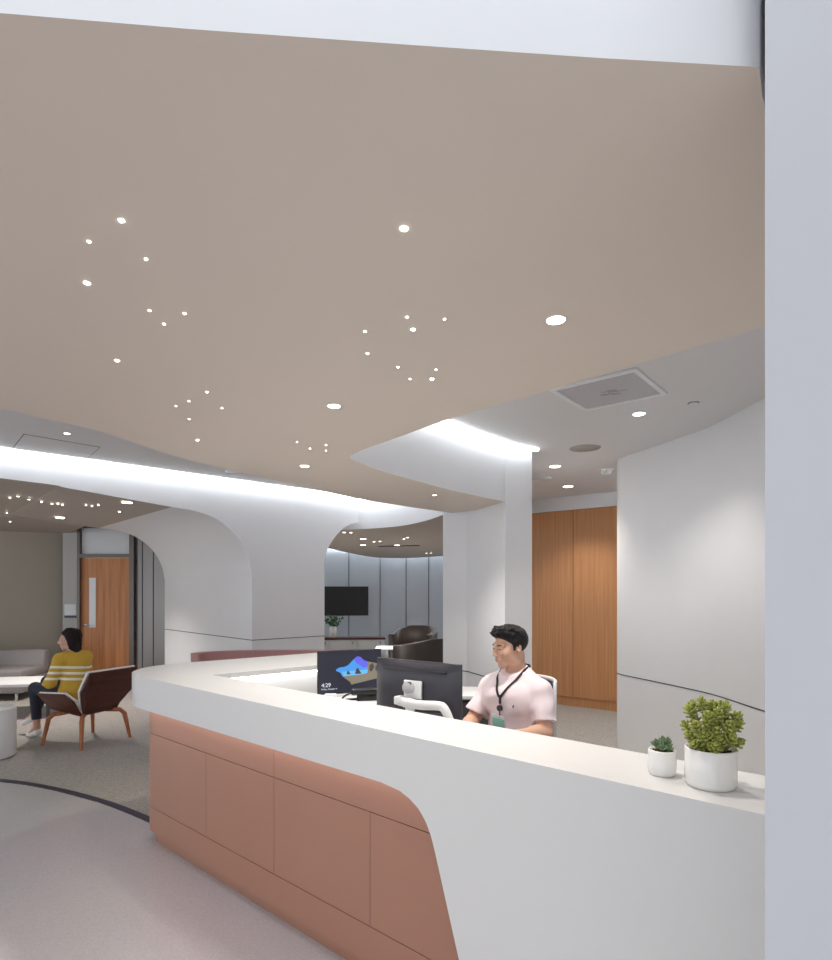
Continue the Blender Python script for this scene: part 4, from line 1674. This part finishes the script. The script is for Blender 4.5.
mb.tube([h + Vector((0, -.004, -.028)), h + Vector((0, -.016, -.028))], .017, 18)
mb.box(h + Vector((0, -.010, -.062)), (.007, .004, .04), 0, .001)
mb.build('badge_reel', M_BLACK, lany)
h2 = bv.ray_cast(Vector((-.012, -1, .828)), Vector((0, 1, 0)))[0]
mb = MB()
Rt = Matrix.Rotation(math.radians(14), 4, 'X') @ Matrix.Rotation(math.radians(4), 4, 'Y')
mb.box(h2 + Vector((-.002, -.020, -.002)), (.092, .003, .085), Rt, .001)
card = mb.build('badge_card', M_CARDP, lany)
mb = MB()
mb.box(h2 + Vector((-.002, -.0225, -.006)), (.080, .002, .058), Rt)
mb.build('badge_print', M_BADGE, card)
h3 = bv.ray_cast(Vector((.085, -1, .925)), Vector((0, 1, 0)))[0]
mb = MB()
mb.box(h3 + Vector((0, -.001, 0)), (.007, .003, .014), 0, .001)
mb.box(h3 + Vector((.003, -.001, .006)), (.007, .003, .005), 0, .001)
mb.build('chest_emblem', M_NAVY, shirt)
# eyes, brows
for sx in (-1, 1):
    mb = MB()
    mb.ell(Hm(sx * .031, -.0868, .0020), (.0115, .0072, .0030), Hm.R)
    ey = mb.build('eye', M_EYEW, man)
    mb = MB()
    mb.ell(Hm(sx * .031, -.0920, .0018), (.0050, .0030, .0026), Hm.R)
    mb.build('iris', M_BLACK, ey)
    mb = MB()
    mb.tube([Hm(sx * .018, -.0905, .0030), Hm(sx * .031, -.0940, .0050), Hm(sx * .044, -.0862, .0025)], [.0014, .0022, .0014], 8)
    mb.build('eyelash', M_HAIR, man)
    mb = MB()
    mb.tube([Hm(sx * .013, -.0975, .0245), Hm(sx * .030, -.0945, .0290), Hm(sx * .047, -.0850, .0255)], [.0028, .0036, .0016], 8)
    mb.build('eyebrow', M_HAIR, man)
mb = MB()
mb.ell(Hm(0, -.1005, -.0548), (.019, .0046, .0028), Hm.R)
mb.ell(Hm(0, -.0995, -.0638), (.016, .0050, .0036), Hm.R)
mb.build('lips', M_LIP, man)


# ------------------------------------------------------------------ the man's task chair
def task_chair():
    t = thing('office_chair', 'grey mesh task chair with pale frame under the seated man', 'chair', (MAN[0] - .01, MAN[1] + .05, 0), math.radians(-62))
    t.scale = (.80, .9, 1.04)
    mb = MB()
    mb.box((0, 0, .445), (.48, .46, .06), 0, .025, 0, 3)
    mb.build('seat', M_MESH, t)
    # curved back
    cx = []
    for i in range(13):
        a = math.radians(-42 + 7 * i)
        cx.append((.42 * math.sin(a), .20 - .42 * (1 - math.cos(a)) + .04))
    vs, fs = [], []
    for j in range(9):
        z = .56 + .44 * j / 8
        for x, y in cx:
            sc_ = 1 - .10 * (j / 8) ** 3
            vs.append((x * sc_, y + .05 * (j / 8) - .02, z))
    for j in range(8):
        for i in range(12):
            a = j * 13 + i
            fs.append((a, a + 1, a + 14, a + 13))
    mb = MB()
    mb.add(vs, fs, 0, True)
    b_ = mb.build('backrest', M_MESH, t)
    md = b_.modifiers.new('thick', 'SOLIDIFY')
    md.thickness = .012
    rim = [vs[i] for i in range(13)] + [vs[j * 13 + 12] for j in range(1, 9)] + [vs[8 * 13 + i] for i in range(11, -1, -1)] + [vs[j * 13] for j in range(7, -1, -1)]
    mb = MB()
    mb.tube(rim, .012, 8)
    mb.build('back_frame', M_ARM, t)
    mb = MB()
    mb.tube([(0, .22, .60), (0, .25, .50), (0, .12, .40), (0, 0, .40)], .02, 10)
    mb.build('back_support', M_ARM, t)
    mb = MB()
    mb.tube([(0, 0, .42), (0, 0, .10)], .028, 14)
    mb.build('gas_column', M_DKGREY, t)
    for k in range(5):
        a = 2 * math.pi * k / 5 + .3
        mb = MB()
        mb.tube([(0, 0, .105), (.28 * math.cos(a), .28 * math.sin(a), .075)], [.022, .014], 10)
        lg = mb.build('base_arm', M_ARM, t)
        mb = MB()
        c = Vector((.28 * math.cos(a), .28 * math.sin(a), .033))
        mb.tube([c + Vector((-.02 * math.sin(a), .02 * math.cos(a), 0)), c - Vector((-.02 * math.sin(a), .02 * math.cos(a), 0))], .029, 14)
        mb.build('caster', M_DKGREY, lg)
    return t


task_chair()

# ------------------------------------------------------------------ lounge: woman, armchair, tables, sofa
CH = Vector((-3.39, 6.10))
FD = Vector((-.93, .37)).normalized()          # the way the chair and the woman face
RZ = math.atan2(FD.x, -FD.y)                   # local -Y turned to FD


WOM = CH + FD * .235


def lounge_chair():
    t = thing('lounge_chair', 'walnut shell lounge chair with cream edges and wooden legs, woman sitting in it', 'chair', (CH.x, CH.y, 0), RZ)
    # shell pieces: seat, two wings, back; local -Y is the front
    def slab(name, pts, th, m, parent=t):
        c = [Vector(p) for p in pts]
        nrm = (c[1] - c[0]).cross(c[2] - c[0]).normalized() * th
        n_ = len(c)
        mb = MB()
        v = c + [p - nrm for p in c]
        mb.add(v, [list(range(n_)), list(range(n_, 2 * n_))[::-1]] + [(i, i + n_, (i + 1) % n_ + n_, (i + 1) % n_) for i in range(n_)])
        o = mb.build(name, m, parent)
        md = o.modifiers.new('bevel', 'BEVEL')
        md.width = .006
        md.segments = 2
        return o
    back_o = [(-.20, .16, .33), (.20, .16, .33), (.36, .33, .60), (.31, .40, .80), (-.31, .40, .80), (-.36, .33, .60)]
    slab('back_shell', back_o, -.014, M_WALNUT)
    bi = [(x * .99, y - .032, z + .004) for x, y, z in back_o]
    slab('back_cushion', bi, -.03, M_PAD)
    seat_o = [(-.27, -.30, .39), (.27, -.30, .39), (.24, .17, .33), (-.24, .17, .33)]
    slab('seat_shell', seat_o, -.014, M_WALNUT)
    slab('seat_cushion', [(x, y, z + .05) for x, y, z in seat_o], -.05, M_PAD)
    for sx in (-1, 1):
        w_ = [(sx * .25, -.30, .38), (sx * .38, -.32, .56), (sx * .385, .10, .575), (sx * .335, .18, .50), (sx * .22, .17, .32)]
        if sx < 0:
            slab('wing_shell', w_[::-1], -.014, M_WALNUT)
        else:
            slab('wing_shell', w_, -.014, M_WALNUT)
        wi = [(x - sx * .022, y, z + .006) for x, y, z in w_]
        slab('wing_cushion', wi if sx > 0 else wi[::-1], -.024, M_PAD)
    for sx in (-1, 1):
        for sy in (-1, 1):
            mb = MB()
            mb.tube([(sx * .13, sy * .13 - .02, .335), (sx * .24, sy * .22 - .02, .325), (sx * .275, sy * .255 - .02, .28), (sx * .315, sy * .295 - .02, 0.004)], [.022, .025, .026, .017], 10)
            mb.build('leg', M_LEGW, t)
    return t


lounge_chair().scale = (.92, .92, .95)

wom = thing('person', 'woman in mustard sweater with white stripes seated in the walnut lounge chair', 'person', (WOM.x, WOM.y, 0), RZ)
f = Field((-.40, -.78, .0), (.40, .34, 1.24), .0065)
Hw = Head((0.0, -.045, 1.05), math.radians(42), math.radians(6), 0, .93)


def wtrunk(f, g=0.0):
    f.ell((0, .05, .50), (.165, .125, .11), None, .05, '+', g)
    f.ell((0, .05, .64), (.130, .10, .15), None, .05, '+', g)
    f.ell((0, .03, .79), (.150, .100, .12), None, .05, '+', g)
    for sx in (-1, 1):
        f.cone((sx * .05, .02, .885), (sx * .145, .02, .862), .045, .048, .04, '+', False, g)


WS = [(.150, .02, .862), (-.150, .02, .862)]
WE = [(.215, -.05, .625), (-.215, -.05, .625)]
WW = [(.11, -.25, .585), (-.06, -.27, .590)]
WK = [(.07, -.33, .575), (-.01, -.345, .578)]
wtrunk(f)
f.cone((0, .02, .88), Hw(0, .01, -.02), .046, .048, .025)
legs = [(Vector((.085, .02, .485)), Vector((.105, -.42, .53)), Vector((.10, -.40, .12)), Vector((.09, -.52, .035))),
        (Vector((-.085, .02, .485)), Vector((-.05, -.44, .58)), Vector((-.02, -.60, .22)), Vector((.0, -.72, .13)))]
for (sh_, el_, wr_, kn_, sx) in zip(WS, WE, WW, WK, (1, -1)):
    f.cone(sh_, el_, .042, .034, .02)
    f.cone(el_, wr_, .034, .023, .015)
    add_hand(f, wr_, kn_, (-sx, -.2, .3), (0, -.2, -1), .4, .9)
for hp, kn_, an, toe in legs:
    f.cone(hp, kn_, .078, .055, .03)
    f.cone(kn_, an, .052, .034, .02)
    f.cone(an, toe, .032, .024, .015)
add_head(f, Hw, True)
f.build('body', M_SKINL, wom)
f = Field((-.34, -.33, .38), (.34, .26, .98), .0065)
wtrunk(f, .016)
for sh_, el_, wr_ in zip(WS, WE, WW):
    f.cone(sh_, el_, .058, .054, .03)
    f.cone(el_, Vector(el_).lerp(Vector(wr_), .86), .053, .040, .02, '+', True)
f.wave(.005, 36, 9)
f.cone((0, .02, .90), (0, .0, 1.05), .056, .06, .01, '-')
f.clip((0, 0, .44), (0, 0, -1))
f.build('sweater', M_SWEAT, wom)
f = Field((-.26, -.72, .08), (.26, .24, .68), .0075)
f.ell((0, .05, .50), (.172, .132, .10), None, .04)
for hp, kn_, an, toe in legs:
    f.cone(hp, kn_, .086, .063, .03)
    f.cone(kn_, kn_.lerp(an, .80), .060, .047, .02, '+', True)
f.build('trousers', M_JEANS, wom)
for hp, kn_, an, toe in legs:
    d = (toe - an).normalized()
    f = Field(np.minimum(an, toe) - .09, np.maximum(an, toe) + .09, .005)
    f.cone(an + Vector((0, .02, -.055)) if an.z < .15 else an + Vector((0, .0, -.03)), toe + d * .03, .036, .027, .02)
    f.cone(an + Vector((0, -.01, .03)), an + Vector((0, -.03, .09)), .04, .05, .01, '-')
    if an.z < .15:
        f.clip((0, 0, .005), (0, 0, -1))
    f.build('shoe', M_SHOE, wom)
f = Field(Hw.c - Vector((.15, .17, .24)), Hw.c + Vector((.15, .17, .16)), .0045)
f.ell(Hw(0, .021, .040), (.080, .096, .087), Hw.R, .01)
Fk = f.F.copy()
f.clip(Hw(0, -.055, .062), Hw.R @ Vector((0, -.80, -.60)))
for sx in (-1, 1):
    f.cone(Hw(sx * .050, .030, .04), Hw(sx * .060, .055, -.155), .045, .026, .03)
    f.cone(Hw(sx * .070, .0, .05), Hw(sx * .072, .015, -.09), .022, .016, .02)
f.cone(Hw(0, .06, .03), Hw(0, .075, -.165), .060, .030, .03)
f.wave(.003, 120, 3)
f.build('hair', M_HAIRB, wom)
for sx in (-1, 1):
    mb = MB()
    mb.ell(Hw(sx * .031, -.0875, .0045), (.011, .006, .005), Hw.R)
    mb.build('eye', M_BLACK, wom)
    mb = MB()
    mb.tube([Hw(sx * .014, -.096, .026), Hw(sx * .030, -.095, .031), Hw(sx * .048, -.083, .027)], [.002, .0024, .0012], 8)
    mb.build('eyebrow', M_HAIRB, wom)
mb = MB()
mb.ell(Hw(0, -.101, -.0545), (.017, .0045, .0036), Hw.R)
mb.ell(Hw(0, -.100, -.0645), (.015, .005, .0046), Hw.R)
mb.build('lips', M_LIP, wom)

# white drum table at the edge of the photo
dt = thing('drum_table', 'white cylindrical drum side table at the left edge of the photo', 'side table', (-4.06, 5.50, 0))
mb = MB()
mb.lathe([(.27, .012), (.275, .02), (.275, .45), (.268, .46), (.001, .461)], n=56)
mb.build('drum', M_ARM, dt)
mb = MB()
mb.lathe([(.25, .0), (.25, .014)], n=40)
mb.build('base', M_DKGREY, dt)

# coffee table
ct = thing('coffee_table', 'low pale coffee table with metal legs between the woman and sofa', 'coffee table', (-5.15, 7.55, 0), math.radians(10))
mb = MB()
mb.box((0, 0, .40), (1.15, .75, .035), 0, .005)
mb.build('tabletop', M_CEIL, ct)
for sx in (-1, 1):
    for sy in (-1, 1):
        mb = MB()
        mb.box((sx * .53, sy * .33, .192), (.035, .035, .384))
        mb.build('leg', M_DKGREY, ct)

# grey sofa
so = thing('sofa', 'grey leather sofa against the olive wall behind the seated woman', 'sofa', (-6.62, 8.62, 0), math.radians(6))
SW = 2.0
mb = MB()
mb.box((0, .02, .21), (SW, .82, .20), 0, .02)
mb.build('sofa_base', M_SOFA, so)
for k in (-1, 1):
    mb = MB()
    mb.box((k * SW / 4, -.03, .37), (SW / 2 - .02, .74, .14), 0, .035, 0, 3)
    mb.build('seat_cushion', M_SOFA, so)
    mb = MB()
    mb.box((k * SW / 4, .33, .50), (SW / 2 - .015, .20, .34), Matrix.Rotation(math.radians(-8), 4, 'X'), .04, 0, 3)
    mb.build('back_cushion', M_SOFA, so)
mb = MB()
mb.tube([(-.30, -.12, .50), (.12, -.12, .50)], .10, 16)
mb.build('bolster', M_SOFA, so)
for sx in (-1, 1):
    for sy in (-1, 1):
        mb = MB()
        mb.tube([(sx * .9, sy * .33, 0.004), (sx * .9, sy * .33, .12)], .02, 10)
        mb.build('foot', M_CHROME, so)

# door sign
sg = thing('door_sign', 'white wall plaque with a dark lower band beside the oak door', 'sign', ((70.3 - CX) / FPX * (YD - .012), YD - .008, EYE - (611 - HZ) / FPX * YD))
mb = MB()
mb.box((0, 0, .02), (.20, .012, .19), 0, .002)
mb.build('plaque', M_CARDP, sg)
mb = MB()
mb.box((0, 0, -.095), (.20, .012, .04), 0, .002)
mb.build('lower_band', M_NAVY, sg)

# rose banquette behind the return
bq = thing('bench', 'rose upholstered bench back showing just behind the counter return', 'bench', (0, 0, 0))
q0 = ret_p + RU * 0.10 + Vector((-RU.y, RU.x)) * .95
bpth = smooth_path([pd(199, 0, 4.98).xy, pd(208, 0, 5.08).xy, pd(230, 0, 5.16).xy, pd(262, 0, 5.22).xy, pd(300, 0, 5.22).xy, pd(336, 0, 5.2).xy], 6)
mb = MB()
wall_from_path(mb, bpth, .09, .10, 1.03, 0, True)
o = mb.build('backrest', M_ROSEUP, bq)
md = o.modifiers.new('bevel', 'BEVEL')
md.width = .02
md.segments = 3
md.limit_method = 'ANGLE'
mb = MB()
wall_from_path(mb, offset_path(bpth[12:], .095), .5, .28, .46, 0, False)
mb.build('seat', M_ROSEUP, bq)
mb = MB()
wall_from_path(mb, offset_path(bpth[12:], .12), .40, .0, .275, 0, False)
mb.build('plinth', M_DKGREY, bq)

# ------------------------------------------------------------------ far lounge furniture
tv = thing('television', 'black flat television on the steel wall of the far lounge', 'television', pd(344, 601, 15.75), math.radians(5))
mb = MB()
mb.box((0, 0, 0), (1.30, .05, .78), 0, .008)
mb.build('tv_body', M_BLACK, tv)
mb = MB()
mb.box((0, -.027, .008), (1.27, .004, .735))
mb.build('screen', M_BLACK, tv)
mb = MB()
mb.box((0, .16, 0), (.3, .30, .3))
mb.build('wall_bracket', M_DKGREY, tv)
cs = thing('console', 'long low white console with brown top under the television', 'console', (-1.75, 14.3, 0), math.radians(5))
mb = MB()
mb.box((0, 0, .43), (2.0, .5, .04), 0, .004)
mb.build('console_top', M_WALNUT, cs)
mb = MB()
mb.box((0, .01, .205), (1.96, .44, .41))
mb.build('console_body', M_ARM, cs)
for k in range(3):
    mb = MB()
    mb.box((-.655 + .655 * k, -.22, .20), (.64, .02, .37), 0, .003)
    d_ = mb.build('console_door', M_ARM, cs)
    mb = MB()
    mb.box((-.655 + .655 * k + .22, -.235, .33), (.012, .016, .07))
    mb.build('handle', M_DKGREY, d_)
vz = thing('vase_plant', 'green sprigs in a white vase on the far console', 'potted plant', (-2.0, 14.2, .45))
mb = MB()
mb.lathe([(.06, 0), (.085, .01), (.088, .18), (.075, .27), (.065, .27), (.075, .18), (.07, .02)], n=24)
mb.build('vase', M_POT, vz)
mb, ms = MB(), MB()
rr = random.Random(4)
for k in range(12):
    a = rr.uniform(0, 6.28)
    e = Vector((math.cos(a) * rr.uniform(.08, .26), math.sin(a) * .12, rr.uniform(.34, .54)))
    ms.tube([(0, 0, .05), (e.x * .3, e.y * .3, .28), e], .005, 5)
    for j in range(7):
        q = Vector((e.x * .3, e.y * .3, .28)).lerp(e, .2 + j * .13)
        mb.ell(q + Vector((rr.uniform(-.03, .03), 0, rr.uniform(-.03, .03))), (.045, .012, .022), Euler((0, rr.uniform(-1, 1), rr.uniform(0, 3))).to_matrix(), 0, 1)
mb.build('foliage', M_LEAFG, vz)
ms.build('stems', M_STEM, vz)


def club_chair(loc, rz, label, w_=.86):
    t = thing('armchair', label, 'armchair', loc, rz, 'brown leather armchairs in the far lounge')
    arc_ = []
    for i in range(17):
        a = math.radians(-100 + 200 * i / 16)
        arc_.append(Vector((w_ / 2 * math.sin(a), w_ / 2 * math.cos(a))))
    arc_ = [Vector((arc_[0].x, -w_ * .42))] + arc_ + [Vector((arc_[-1].x, -w_ * .42))]
    inn = offset_path(arc_, -.12)
    vs, fs = [], []
    N_ = len(arc_)
    for i in range(N_):
        u = abs(i / (N_ - 1) - .5) * 2
        z = .82 - .20 * max(0, u - .25)
        p, q = arc_[i], inn[i]
        vs += [(p.x, p.y, .12), (p.x, p.y, z - .03), (p.x * .98, p.y * .98, z), (q.x, q.y, z), (q.x, q.y, .12)]
    for i in range(N_ - 1):
        for k in range(5):
            a, b = 5 * i + k, 5 * i + (k + 1) % 5
            fs.append((a, b, b + 5, a + 5))
    fs += [(0, 1, 2, 3, 4), tuple(5 * N_ - 1 - k for k in range(5))]
    mb = MB()
    mb.add(vs, fs, 0, True)
    mb.build('back_shell', M_ARMCH, t)
    mb = MB()
    mb.box((0, -.03, .34), (w_ - .26, w_ * .72, .20), 0, .05, 0, 3)
    mb.build('seat_cushion', M_ARMCH, t)
    for sx in (-1, 1):
        for sy in (-1, 1):
            mb = MB()
            mb.tube([(sx * .27, sy * .25, .004), (sx * .26, sy * .24, .25)], .02, 8)
            mb.build('leg', M_DKGREY, t)
    return t


club_chair((-.02, 12.5, 0), math.radians(-15), 'brown leather armchair farther away by the steel wall, facing the nearer one', .95)
club_chair((.27, 9.6, 0), math.radians(205), 'brown leather armchair in front, seen from behind left of the pier', 1.05)
st_t = thing('side_table', 'small white table beside the nearer brown armchair', 'side table', (-.48, 10.75, 0))
mb = MB()
mb.box((0, 0, .53), (.5, .5, .03), 0, .004)
mb.build('tabletop', M_ARM, st_t)
mb = MB()
mb.tube([(0, 0, .02), (0, 0, .52)], .025, 12)
mb.build('post', M_DKGREY, st_t)
mb = MB()
mb.lathe([(.18, .004), (.18, .015), (.02, .025)], n=24)
mb.build('base', M_DKGREY, st_t)
